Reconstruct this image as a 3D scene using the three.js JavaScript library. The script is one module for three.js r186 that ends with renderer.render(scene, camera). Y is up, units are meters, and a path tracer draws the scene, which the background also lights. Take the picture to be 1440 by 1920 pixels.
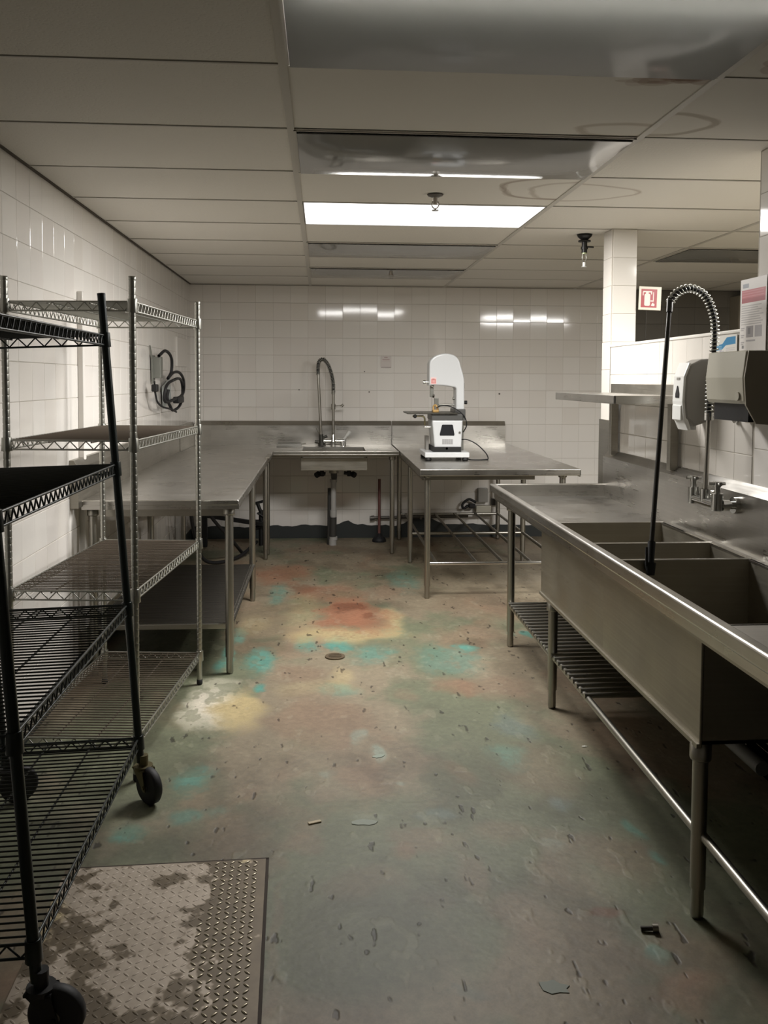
import * as THREE from 'three';
import { RoundedBoxGeometry } from 'three/addons/geometries/RoundedBoxGeometry.js';
import { RectAreaLightUniformsLib } from 'three/addons/lights/RectAreaLightUniformsLib.js';
import { mergeGeometries } from 'three/addons/utils/BufferGeometryUtils.js';

// ---------------------------------------------------------------- camera, light, exposure
const scene = new THREE.Scene();
scene.background = new THREE.Color(0x000000);
const camera = new THREE.PerspectiveCamera(2 * Math.atan(960 / 1635.9) * 180 / Math.PI, 0.75, 0.05, 60);
camera.position.set(0, 1.455, 0);
camera.rotation.set(-0.0508419, -0.0709018, 0.0047786, 'YXZ');
camera.setViewOffset(1440, 1920, 0, 164, 1440, 1920);
scene.add(camera);
const renderer = new THREE.WebGLRenderer({ antialias: true });
renderer.toneMapping = THREE.LinearToneMapping;
renderer.toneMappingExposure = 2.5;
renderer.shadowMap.enabled = true;
RectAreaLightUniformsLib.init();
const LAMP = new THREE.Color(1.0, 0.975, 0.945);
const MAIN_LIGHT = 15, BAY_LIGHT = 34, GLOW = 1.0, TUBE_GLOW = 13;
function panelLight(x, z, w, d, y, intensity) {
  const l = new THREE.RectAreaLight(LAMP, intensity, w, d);
  l.name = 'ceiling_panel_lamp'; l.position.set(x, y, z); l.rotation.x = -Math.PI / 2; scene.add(l);
}

// ---------------------------------------------------------------- room measures (metres)
const CEIL = 2.308, TOP = 0.872, XL = -1.19, ZB = -8.0, XH = 1.625;      // ceiling, counter height, left wall, back wall, half wall
const GX = -0.108, GZ = -2.43, TILE = 0.1575;                            // ceiling grid origin, wall tile pitch

// ---------------------------------------------------------------- helpers
let seed = 7;
const rnd = () => { seed = (seed * 1664525 + 1013904223) >>> 0; return seed / 4294967296; };
const hash = (x, y, s) => { let h = (x * 374761393 + y * 668265263 + s * 982451653) | 0; h = Math.imul(h ^ (h >>> 13), 1274126177); h ^= h >>> 16; return (h >>> 0) / 4294967296; };
function vnoise(x, y, s) {
  const xi = Math.floor(x), yi = Math.floor(y), fx = x - xi, fy = y - yi, u = fx * fx * (3 - 2 * fx), v = fy * fy * (3 - 2 * fy);
  const a = hash(xi, yi, s), b = hash(xi + 1, yi, s), c = hash(xi, yi + 1, s), d = hash(xi + 1, yi + 1, s);
  return a + (b - a) * u + (c - a) * v + (a - b - c + d) * u * v;
}
function fbm(x, y, s, o = 4) { let t = 0, a = 0.5, n = 0; for (let i = 0; i < o; i++) { t += a * vnoise(x, y, s + i * 17); n += a; a *= 0.5; x = x * 2.03 + 3.1; y = y * 2.03 + 1.7; } return t / n; }
const sstep = (a, b, x) => { const t = Math.min(1, Math.max(0, (x - a) / (b - a))); return t * t * (3 - 2 * t); };
const V = (x, y, z) => new THREE.Vector3(x, y, z);

function dataTex(w, h, fn, srgb, wrap = THREE.RepeatWrapping) {
  const d = new Uint8Array(w * h * 4), c = [0, 0, 0];
  for (let j = 0; j < h; j++) for (let i = 0; i < w; i++) {
    fn(i, j, c); const k = (j * w + i) * 4;
    d[k] = Math.max(0, Math.min(255, c[0])); d[k + 1] = Math.max(0, Math.min(255, c[1])); d[k + 2] = Math.max(0, Math.min(255, c[2])); d[k + 3] = 255;
  }
  const t = new THREE.DataTexture(d, w, h, THREE.RGBAFormat);
  t.magFilter = THREE.LinearFilter; t.minFilter = THREE.LinearFilter; t.wrapS = t.wrapT = wrap;
  if (srgb) t.colorSpace = THREE.SRGBColorSpace;
  t.needsUpdate = true; return t;
}
function canvasTex(w, h, draw) {
  const c = document.createElement('canvas'); c.width = w; c.height = h; draw(c.getContext('2d'), w, h);
  const t = new THREE.CanvasTexture(c); t.colorSpace = THREE.SRGBColorSpace; return t;
}
// planar uv in metres from the dominant normal
function metricUV(g) {
  const p = g.attributes.position, n = g.attributes.normal, uv = new Float32Array(p.count * 2);
  for (let i = 0; i < p.count; i++) {
    const ax = Math.abs(n.getX(i)), ay = Math.abs(n.getY(i)), az = Math.abs(n.getZ(i)), x = p.getX(i), y = p.getY(i), z = p.getZ(i);
    if (ay >= ax && ay >= az) { uv[2 * i] = x; uv[2 * i + 1] = z; } else if (ax >= az) { uv[2 * i] = z; uv[2 * i + 1] = y; } else { uv[2 * i] = x; uv[2 * i + 1] = y; }
  }
  g.setAttribute('uv', new THREE.BufferAttribute(uv, 2)); return g;
}
function plain(g) {
  g = g.index ? g.toNonIndexed() : g;
  for (const k of Object.keys(g.attributes)) if (!['position', 'normal', 'uv'].includes(k)) g.deleteAttribute(k);
  if (!g.attributes.uv) g.setAttribute('uv', new THREE.BufferAttribute(new Float32Array(g.attributes.position.count * 2), 2));
  return g;
}
const merge = (list) => mergeGeometries(list.flat(Infinity).map(plain));
const box = (x0, x1, y0, y1, z0, z1) => new THREE.BoxGeometry(x1 - x0, y1 - y0, z1 - z0).translate((x0 + x1) / 2, (y0 + y1) / 2, (z0 + z1) / 2);
const rbox = (x0, x1, y0, y1, z0, z1, r = 0.004, s = 2) => new RoundedBoxGeometry(x1 - x0, y1 - y0, z1 - z0, s, r).translate((x0 + x1) / 2, (y0 + y1) / 2, (z0 + z1) / 2);
function rod(a, b, r, seg = 10, r2 = r) {
  a = Array.isArray(a) ? V(...a) : a; b = Array.isArray(b) ? V(...b) : b;
  const d = b.clone().sub(a), g = new THREE.CylinderGeometry(r2, r, d.length(), seg);
  g.applyQuaternion(new THREE.Quaternion().setFromUnitVectors(V(0, 1, 0), d.clone().normalize())); g.translate((a.x + b.x) / 2, (a.y + b.y) / 2, (a.z + b.z) / 2); return g;
}
function tube(pts, r, seg = 60, rad = 8, closed = false) { return new THREE.TubeGeometry(new THREE.CatmullRomCurve3(pts.map((p) => V(...p)), closed, 'centripetal'), seg, r, rad, closed); }
const lathe = (pts, seg = 24) => new THREE.LatheGeometry(pts.map((p) => new THREE.Vector2(p[0], p[1])), seg);
function extrude(pts, depth, bevel = 0, holes = []) {                     // outline in x,y, from z = 0 to depth
  const s = new THREE.Shape(pts.map((p) => new THREE.Vector2(p[0], p[1])));
  for (const h of holes) s.holes.push(new THREE.Path(h.map((p) => new THREE.Vector2(p[0], p[1]))));
  return new THREE.ExtrudeGeometry(s, { depth: depth - 2 * bevel, bevelEnabled: bevel > 0, bevelSize: bevel, bevelOffset: -bevel, bevelThickness: bevel, bevelSegments: 3, curveSegments: 16 }).translate(0, 0, bevel);
}
const names = {};
const numbered = (n) => { const k = names[n] = (names[n] ?? -1) + 1; return k ? `${n}_${String(k).padStart(3, '0')}` : n; };
function mesh(name, geos, mat, parent, metric = true) {
  let g = Array.isArray(geos) ? merge(geos) : geos; if (metric) g = metricUV(g);
  const m = new THREE.Mesh(g, mat); m.name = parent === scene ? numbered(name) : name; m.castShadow = m.receiveShadow = true; parent.add(m); return m;
}
function tag(o, label, category, group) { o.userData.label = label; o.userData.category = category; if (group) o.userData.group = group; return o; }
function thing(name, label, category, pos = [0, 0, 0], ry = 0, group) {
  const o = new THREE.Group(); o.name = numbered(name); o.position.set(...pos); o.rotation.y = ry; scene.add(o); return tag(o, label, category, group);
}
const stuff = (m) => { m.userData.kind = 'stuff'; return m; };
const structure = (m) => { m.userData.kind = 'structure'; return m; };

// ---------------------------------------------------------------- materials
const std = (o) => new THREE.MeshStandardMaterial(o);
const steelTex = dataTex(512, 512, (i, j, c) => {
  const streak = fbm(i / 90, j / 2.2, 3, 3), smudge = fbm(i / 60, j / 60, 9, 4);
  const v = 80 + 26 * (streak - 0.5) + 34 * (smudge - 0.5); c[0] = c[1] = c[2] = v;
});
const steelColor = dataTex(512, 512, (i, j, c) => {
  const s = fbm(i / 70, j / 70, 21, 4), st = fbm(i / 120, j / 2.5, 33, 2); const v = 192 + 18 * (s - 0.5) + 10 * (st - 0.5);
  c[0] = v; c[1] = v - 3; c[2] = v - 9;
}, true);
const steel = std({ color: 0xffffff, map: steelColor, metalness: 1, roughness: 1, roughnessMap: steelTex });
const steelDull = std({ color: 0xd8d6d0, map: steelColor, metalness: 1, roughness: 1.25, roughnessMap: steelTex });
const steelTub = std({ color: 0xd3cfc4, map: steelColor, metalness: 0.85, roughness: 1.5, roughnessMap: steelTex });
const legSteel = std({ color: 0xa7a49c, metalness: 1, roughness: 0.36 });
const slatDark = std({ color: 0x4c4944, metalness: 0.8, roughness: 0.42 }), slatSteel = std({ color: 0x514e48, metalness: 0.8, roughness: 0.4 });
const chrome = std({ color: 0xcfcfcc, metalness: 1, roughness: 0.16 });
const zinc = std({ color: 0xa9a9a2, metalness: 1, roughness: 0.34 });
const zincDirty = std({ color: 0x776d62, metalness: 0.6, roughness: 0.5 });
const darkEpoxy = std({ color: 0x1c2422, metalness: 0.35, roughness: 0.34 });
const darkDeck = std({ color: 0x22241f, metalness: 0.4, roughness: 0.45 });
const black = std({ color: 0x121212, roughness: 0.5 });
const rubber = std({ color: 0x1a1a1c, roughness: 0.62 });
const brass = std({ color: 0x6b644a, metalness: 0.8, roughness: 0.45 });
const whiteEnamel = std({ color: 0xcfd1d2, roughness: 0.28 });
const whitePlastic = std({ color: 0xdcdcd8, roughness: 0.3 });
const greyPlastic = std({ color: 0x8f8c86, roughness: 0.35 });
const beigePlastic = std({ color: 0xb9b5a6, roughness: 0.38 });
const darkPlastic = std({ color: 0x1b1c20, roughness: 0.35 });
const taupePlastic = std({ color: 0xb4ad9e, roughness: 0.4 });
const grout = std({ color: 0xb3ada3, roughness: 0.95 });
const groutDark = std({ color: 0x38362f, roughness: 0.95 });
const tileMats = [0xe8e4de, 0xe6e1db, 0xeae6e0, 0xe5e0d9].map((k) => std({ color: k, roughness: 0.07 }));
const tileHalfDimmed = [0xcec9c1, 0xccc7bf, 0xd0cbc3].map((k) => std({ color: k, roughness: 0.1 }));  // same tile as the other walls, colour darkened to offset strong lamp light
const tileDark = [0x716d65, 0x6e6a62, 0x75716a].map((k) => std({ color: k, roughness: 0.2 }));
const paintBlack = std({ color: 0x2c302f, roughness: 0.55 });
const plaster = std({ color: 0xb9b4ab, roughness: 0.8 });

// ---------------------------------------------------------------- floor
const FX0 = -1.3, FX1 = 1.9, FZ0 = -8.2, FZ1 = -1.2, FW = 1024, FH = 2048;
const PAINT = { t: [88, 140, 128], l: [142, 150, 136], b: [108, 124, 122], o: [160, 108, 82], r: [112, 70, 50], y: [186, 168, 124], w: [214, 206, 188], p: [138, 114, 94] };
const PATCHES = [
  [-0.31, -4.5, 0.083, 0.221, 't', 0.9], [-0.45, -4.91, 0.054, 0.162, 't', 0.6], [-0.5, -4.53, 0.033, 0.224, 't', 0.8], [0.1, -4.73, 0.092, 0.122, 't', 0.95], [-0.07, -4.74, 0.064, 0.132, 't', 0.7], [0.28, -4.6, 0.113, 0.107, 't', 0.5],
  [0.76, -4.67, 0.074, 0.082, 't', 0.95], [0.67, -4.45, 0.163, 0.266, 't', 0.45], [-0.31, -5.91, 0.051, 0.323, 't', 0.5], [0.59, -6.26, 0.123, 0.264, 't', 0.45], [1.09, -4.89, 0.027, 0.05, 't', 0.6], [1.19, -4.87, 0.036, 0.06, 't', 0.9],
  [-0.29, -4.08, 0.035, 0.049, 't', 1], [0.07, -4.02, 0.088, 0.095, 't', 0.5], [0.14, -3.48, 0.03, 0.071, 'l', 0.7], [0.22, -3.31, 0.03, 0.051, 'l', 0.9], [0.26, -3.07, 0.019, 0.02, 'l', 0.6], [0.03, -3.15, 0.035, 0.033, 'l', 0.5],
  [0.72, -3.26, 0.072, 0.089, 't', 0.55], [0.81, -3.57, 0.078, 0.139, 'b', 0.5], [-0.46, -3.15, 0.073, 0.109, 't', 0.75], [-0.44, -2.87, 0.049, 0.076, 't', 0.55], [-0.34, -2.89, 0.044, 0.063, 't', 0.3], [-0.61, -2.77, 0.058, 0.058, 't', 0.8],
  [0.83, -2.92, 0.046, 0.05, 'b', 0.6], [1.02, -2.73, 0.02, 0.062, 't', 0.5], [1.01, -2.55, 0.022, 0.038, 't', 0.6], [0.87, -2.12, 0.029, 0.026, 't', 0.9], [0.14, -2.81, 0.059, 0.047, 'l', 0.5], [0.38, -2.83, 0.062, 0.047, 'b', 0.5],
  [0.72, -2.61, 0.035, 0.034, 'l', 0.5], [0.1, -4.25, 0.052, 0.167, 'y', 0.45], [-0.01, -4.07, 0.174, 0.111, 'y', 0.3], [0.16, -4.92, 0.331, 0.143, 'y', 0.75], [0.42, -5.19, 0.076, 0.294, 'y', 0.6], [-0.11, -5.4, 0.112, 0.489, 'y', 0.35],
  [-0.39, -5.17, 0.095, 0.225, 'y', 0.3], [0.31, -5.19, 0.14, 0.3, 'o', 0.45], [0.15, -5.36, 0.175, 0.36, 'o', 0.85], [0.17, -5.51, 0.108, 0.089, 'r', 0.8], [0.28, -5.3, 0.039, 0.059, 'r', 0.6], [-0.31, -6.52, 0.207, 0.321, 'o', 0.6],
  [-0.12, -6.02, 0.11, 0.122, 'r', 0.5], [0.06, -5.91, 0.217, 0.293, 'o', 0.35], [-0.49, -3.86, 0.123, 0.213, 'w', 0.95], [-0.58, -3.71, 0.054, 0.093, 'w', 0.5], [-0.37, -3.83, 0.098, 0.222, 'y', 0.95], [-0.52, -4.13, 0.101, 0.1, 'w', 0.5],
  [0.78, -2.27, 0.05, 0.019, 'r', 0.5], [0.96, -2.13, 0.117, 0.114, 'p', 0.5], [0.87, -1.97, 0.072, 0.065, 'o', 0.3], [0.82, -4.02, 0.172, 0.204, 'p', 0.5], [0.65, -4.03, 0.099, 0.136, 'o', 0.3], [0.81, -3.16, 0.155, 0.21, 'p', 0.4],
  [0.33, -2.66, 0.13, 0.089, 'p', 0.45], [0.24, -2.58, 0.047, 0.056, 'o', 0.25], [-0.07, -2.66, 0.065, 0.059, 'p', 0.4], [0.15, -2.44, 0.104, 0.075, 'p', 0.3], [0.58, -2.71, 0.099, 0.062, 'p', 0.35], [0.91, -2.56, 0.094, 0.138, 'p', 0.4],
  [0.46, -2.42, 0.036, 0.148, 'p', 0.3], [0.33, -2.01, 0.049, 0.03, 'b', 0.25], [0.55, -2.17, 0.04, 0.06, 'p', 0.25], [-0.12, -4.3, 0.131, 0.14, 'p', 0.5], [0.51, -3.14, 0.058, 0.074, 'o', 0.2], [-0.01, -3.8, 0.163, 0.243, 'p', 0.3],
  [-0.72, -2.09, 0.09, 0.11, 'p', 0.8], [-0.11, -2.17, 0.016, 0.317, 'p', 0.3], [0.24, -4.53, 0.139, 0.121, 't', 0.3], [0.39, -3.97, 0.073, 0.093, 'p', 0.4], [1.49, -6.36, 0.233, 0.238, 'w', 0.25], [1.03, -5.6, 0.308, 0.263, 'p', 0.3]];
const floorHeight = new Float32Array(FW * FH);
const floorMap = dataTex(FW, FH, (i, j, c) => {
  const x = FX0 + (i + 0.5) / FW * (FX1 - FX0), z = FZ0 + (j + 0.5) / FH * (FZ1 - FZ0);
  const wx = x + 0.1 * (fbm(x * 5, z * 5, 101, 3) - 0.5), wz = z + 0.16 * (fbm(x * 5, z * 5, 131, 3) - 0.5);
  const big = fbm(wx * 1.6, wz * 1.2, 5, 4), mid = fbm(wx * 7, wz * 6, 41, 4), fine = fbm(x * 60, z * 60, 71, 3), grain = hash(i, j, 5);
  let r = 136, g = 125, b = 105, h = 0.5;
  const gr = sstep(0.43, 0.64, big + 0.3 * (mid - 0.5) + 0.15 * sstep(-4.2, -2.6, z) - 0.12 * sstep(-5.6, -6.6, z));          // worn green coat
  r += (102 - r) * gr * 0.85; g += (108 - g) * gr * 0.85; b += (86 - b) * gr * 0.85; h += 0.12 * gr;
  const br = sstep(0.52, 0.7, fbm(wx * 2.4 + 9, wz * 1.7, 61, 4) + 0.16 * (mid - 0.5)); r += (134 - r) * br * 0.6; g += (112 - g) * br * 0.6; b += (92 - b) * br * 0.6;
  const grime = sstep(0.45, 0.75, fbm(x * 4.2, z * 3.4, 77, 5)); r *= 1 - 0.15 * grime; g *= 1 - 0.16 * grime; b *= 1 - 0.17 * grime;
  for (const [cx, cz, rx, rz, k, o] of PATCHES) {
    const dx = (wx - cx) / (rx * 1.25), dz = (wz - cz) / (rz * 1.25); if (dx * dx + dz * dz > 2.6) continue;
    const d = Math.sqrt(dx * dx + dz * dz) + 0.75 * (mid - 0.5) + 0.35 * (fine - 0.5), p = PAINT[k];
    let a = sstep(1.15, 0.35, d) * o;
    if (k === 't' || k === 'w' || k === 'l' || k === 'b') a *= 0.55 + 0.45 * sstep(0.38, 0.5, fbm(x * 26, z * 15, 15, 3));
    r += (p[0] - r) * a; g += (p[1] - g) * a; b += (p[2] - b) * a; h += (k === 'w' || k === 't' || k === 'l' ? 0.16 : 0.05) * a;
  }
  const chips = fbm(x * 21, z * 11, 201, 3), chipMask = sstep(0.70, 0.78, chips + 0.10 * (big - 0.5)); // little flakes and pits
  const pit = sstep(0.775, 0.84, fbm(x * 38 + 40, z * 14 + 8, 231, 3));
  r += (176 - r) * chipMask * 0.16; g += (172 - g) * chipMask * 0.16; b += (150 - b) * chipMask * 0.16; h += 0.16 * chipMask;
  r *= 1 - 0.4 * pit; g *= 1 - 0.42 * pit; b *= 1 - 0.43 * pit; h -= 0.35 * pit;
  const s = 1.0 + 0.14 * (fine - 0.5) * 2 * 0.6 + 0.07 * (grain - 0.5) + 0.14 * (mid - 0.5);
  c[0] = r * s; c[1] = g * s; c[2] = b * s; floorHeight[j * FW + i] = h + 0.22 * (fine - 0.5) + 0.3 * (mid - 0.5);
}, true, THREE.MirroredRepeatWrapping);
const floorBump = dataTex(FW, FH, (i, j, c) => { c[0] = c[1] = c[2] = 40 + 175 * floorHeight[j * FW + i]; }, false, THREE.MirroredRepeatWrapping);
{
  const g = box(-1.4, 4.5, -0.12, 0, -8.3, 1.3), p = g.attributes.position, uv = g.attributes.uv;
  for (let i = 0; i < p.count; i++) uv.setXY(i, (p.getX(i) - FX0) / (FX1 - FX0), (p.getZ(i) - FZ0) / (FZ1 - FZ0));
  structure(mesh('floor', g, std({ map: floorMap, bumpMap: floorBump, bumpScale: 0.006, roughness: 0.56 }), scene, false));
}

// ---------------------------------------------------------------- tiled walls
function tileGeometry() {                                                 // unit tile, front face towards +z
  const b = 0.012, h = 0.5, P = [], quad = (a, q, c, d) => P.push(...a, ...q, ...c, ...a, ...c, ...d);
  const f = [[-h + b, -h + b, 1], [h - b, -h + b, 1], [h - b, h - b, 1], [-h + b, h - b, 1]], m = [[-h, -h, 0.7], [h, -h, 0.7], [h, h, 0.7], [-h, h, 0.7]], k = [[-h, -h, 0], [h, -h, 0], [h, h, 0], [-h, h, 0]];
  quad(...f); for (let i = 0; i < 4; i++) { const j = (i + 1) % 4; quad(m[i], m[j], f[j], f[i]); quad(k[i], k[j], m[j], m[i]); }
  const g = new THREE.BufferGeometry(); g.setAttribute('position', new THREE.Float32BufferAttribute(P, 3)); g.computeVertexNormals();
  g.setAttribute('uv', new THREE.BufferAttribute(new Float32Array(P.length / 3 * 2), 2)); return g;
}
const tileGeo = tileGeometry();
// tiles on a face: origin o, unit u along the wall, v up, facing n; region [u0,u1] x [v0,v1]; joints at uj + k*TILE, vj + k*TILE
camera.updateMatrixWorld(); camera.updateProjectionMatrix();
function tiles(parent, o, u, n, u0, u1, v0, v1, uj, vj, mats, keep, gapU = 0.0012, most = 300) {
  const list = [], gapV = 0.0026;
  const rotY = new THREE.Matrix4().makeBasis(u, V(0, 1, 0), n);
  for (let a = uj + Math.floor((u0 - uj) / TILE) * TILE; a < u1 - 0.004; a += TILE) for (let b = vj + Math.floor((v0 - vj) / TILE) * TILE; b < v1 - 0.004; b += TILE) {
    const a0 = Math.max(a, u0), a1 = Math.min(a + TILE, u1), b0 = Math.max(b, v0), b1 = Math.min(b + TILE, v1); if (a1 - a0 < 0.012 || b1 - b0 < 0.012) continue;
    const c = o.clone().addScaledVector(u, (a0 + a1) / 2); c.y += (b0 + b1) / 2;
    const m = new THREE.Matrix4().makeRotationX(0.004 + (rnd() - 0.5) * 0.010).multiply(new THREE.Matrix4().makeRotationY((rnd() - 0.5) * 0.012)).scale(V(a1 - a0 - gapU, b1 - b0 - gapV, 0.003));
    m.premultiply(rotY); m.setPosition(c.addScaledVector(n, -0.0005));
    const q = c.clone().project(camera), seen = Math.abs(q.x) < 1.08 && Math.abs(q.y) < 1.08 && q.z < 1 && q.z > 0 && (!keep || keep(c));
    list.push({ m, k: (seen ? 0 : 1e3) + c.distanceTo(camera.position), t: mats[Math.floor(rnd() * mats.length)] });
  }
  list.sort((p, q) => p.k - q.k);
  const rest = [];
  list.forEach((t, i) => {
    if (i < most && t.k < 1e3) { const w = new THREE.Mesh(tileGeo, t.t); w.name = 'tile'; w.castShadow = w.receiveShadow = true; w.applyMatrix4(t.m); parent.add(w); }
    else rest.push(tileGeo.clone().applyMatrix4(t.m));
  });
  if (rest.length) { const w = new THREE.Mesh(mergeGeometries(rest), mats[0]); w.name = 'tile_field'; w.receiveShadow = w.castShadow = true; stuff(w); parent.add(w); }
}
{
  const back = structure(mesh('wall_back', box(-1.5, 2.78, 0, 2.46, ZB - 0.2, ZB), grout, scene));
  tiles(back, V(0, 0, ZB), V(1, 0, 0), V(0, 0, 1), XL, 2.78, 0.06, CEIL, 0.03, 2.15, tileMats, (c) => c.y > 1.0 || c.y < 0.75, 0.0009);
  for (const [x, y, r] of [[1.639, 1.333, 0.009], [0.386, 1.532, 0.006], [0.43, 1.346, 0.007], [-0.21, 1.363, 0.006]]) mesh('wall_plug', rod([x, y, ZB], [x, y, ZB + 0.005], r, 8), std({ color: 0x6d6660, roughness: 0.7 }), back);
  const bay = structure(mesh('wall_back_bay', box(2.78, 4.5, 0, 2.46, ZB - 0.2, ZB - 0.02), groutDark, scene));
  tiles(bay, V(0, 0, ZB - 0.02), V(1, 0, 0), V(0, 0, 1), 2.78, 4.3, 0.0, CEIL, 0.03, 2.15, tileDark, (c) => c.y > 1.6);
  const left = structure(mesh('wall_left', box(XL - 0.2, XL, 0, 2.46, -8.2, 1.2), grout, scene));
  tiles(left, V(XL, 0, 0), V(0, 0, -1), V(1, 0, 0), 0.9, 8.0, 0.0, CEIL, 0.06, 2.15, tileMats, (c) => c.z < -2, 0.0006);
  const half = structure(mesh('wall_half', box(XH, XH + 0.145, 0, 1.648, -4.83, -3.18), grout, scene));
  tiles(half, V(XH, 0, 0), V(0, 0, -1), V(-1, 0, 0), 3.185, 4.83, 0.0, 1.648, 0.02, 1.49, tileHalfDimmed, (c) => c.y > 1.0, 0.0005);
  mesh('wall_cap', rbox(XH - 0.008, XH + 0.153, 1.645, 1.66, -4.845, -3.18, 0.005), std({ color: 0xd6d2ca, roughness: 0.3 }), half);
  const right = structure(mesh('wall_right', box(XH, XH + 0.145, 0, 2.46, -3.18, 1.2), grout, scene));
  tiles(right, V(XH, 0, 0), V(0, 0, -1), V(-1, 0, 0), 0.9, 3.178, 0.0, CEIL, 0.02, 2.15, tileMats, (c) => c.y > 0.9, 0.0005);
  tiles(right, V(0, 0, -3.18), V(-1, 0, 0), V(0, 0, -1), -1.77, -1.625, 1.66, CEIL, -1.77, 2.15, tileMats, null);
  const col = structure(mesh('column', box(XH, 1.768, 0, 2.46, -4.985, -4.845), grout, scene));
  tiles(col, V(0, 0, -4.845), V(1, 0, 0), V(0, 0, 1), XH + 0.006, 1.768, 1.66, CEIL, XH, 2.15, tileHalfDimmed, null);
  tiles(col, V(XH, 0, 0), V(0, 0, 1), V(-1, 0, 0), -4.985, -4.845, 0, CEIL, -4.985, 2.15, tileHalfDimmed, (c) => c.y > 1.1);
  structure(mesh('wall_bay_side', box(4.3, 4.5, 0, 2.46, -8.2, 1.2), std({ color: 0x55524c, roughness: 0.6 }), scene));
  structure(mesh('wall_front', box(-1.4, 4.5, 0, 2.46, 1.0, 1.2), std({ color: 0xbdb9b1, roughness: 0.5 }), scene));
  // grey pilaster far back in the bay
  structure(mesh('trim_1', box(3.83, 4.05, 0, CEIL - 0.06, ZB - 0.02, ZB + 0.16), std({ color: 0x8a8274, roughness: 0.6 }), scene));
  // dark painted base along the back wall with a ragged upper edge
  const pts = [[XL + 0.01, 0.0], [2.7, 0.0]], edge = [];
  for (let k = 0; k <= 90; k++) { const x = XL + 0.01 + (2.7 - XL - 0.01) * k / 90, bump = sstep(0.1, 0.35, x) * (1 - sstep(0.85, 1.2, x)); edge.push([x, 0.105 + 0.02 * (vnoise(x * 3.1, 2, 8) - 0.5) + bump * 0.085 * sstep(0.35, 0.75, vnoise(x * 5.5, 4, 12)) + 0.02 * vnoise(x * 14, 1, 3) + 0.012 * (vnoise(x * 40, 1, 3) - 0.5)]); }
  structure(mesh('baseboard_back', extrude([...pts, ...edge.reverse()], 0.014, 0).translate(0, 0, ZB - 0.002), paintBlack, scene));
  structure(mesh('baseboard_left', box(XL, XL + 0.012, 0, 0.1, -7.98, 0.9), paintBlack, scene));
}

// ---------------------------------------------------------------- ceiling: grid, tiles, troffers
const ceilBump = dataTex(256, 256, (i, j, c) => { const f = fbm(i / 5, j / 5, 5, 3), p = sstep(0.62, 0.72, fbm(i / 3.2, j / 3.2, 77, 2)); c[0] = c[1] = c[2] = 150 + 60 * (f - 0.5) - 90 * p; });
ceilBump.repeat.set(2.2, 2.2);
const panelColors = [0xdad6ce, 0xd8d4cc, 0xdcd8d0].map((k) => std({ color: k, roughness: 0.92, bumpMap: ceilBump, bumpScale: 0.0015 }));
const teeMat = std({ color: 0xbdb9b1, roughness: 0.5 });
const stainMat = (draw) => std({ map: canvasTex(512, 256, (c, w, h) => { c.fillStyle = '#dad6ce'; c.fillRect(0, 0, w, h); draw(c, w, h); }), roughness: 0.92 });
function ringStain(c, cx, cy, rx, ry, n, tone) {
  for (let k = 0; k < n; k++) { c.strokeStyle = `rgba(${tone},${0.05 + 0.06 * rnd()})`; c.lineWidth = 3 + 15 * rnd(); c.beginPath(); for (let a = 0; a <= 64; a++) { const t = a / 64 * Math.PI * 2, r = 1 + 0.05 * Math.sin(3 * t + 1) + 0.03 * Math.sin(5 * t + k * 0.15) + 0.02 * Math.sin(11 * t + k); const x = cx + rx * r * Math.cos(t), y = cy + ry * r * Math.sin(t); a ? c.lineTo(x, y) : c.moveTo(x, y); } c.stroke(); }
}
const isLight = (col, row) => (col === 1 || col === 3) && row % 2 !== 0 && row >= 0 && row <= 8 || (col === 1 && row === 0);
const ceiling = structure(mesh('ceiling', box(-1.4, 4.5, 2.44, 2.56, -8.3, 1.3), plaster, scene));
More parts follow.
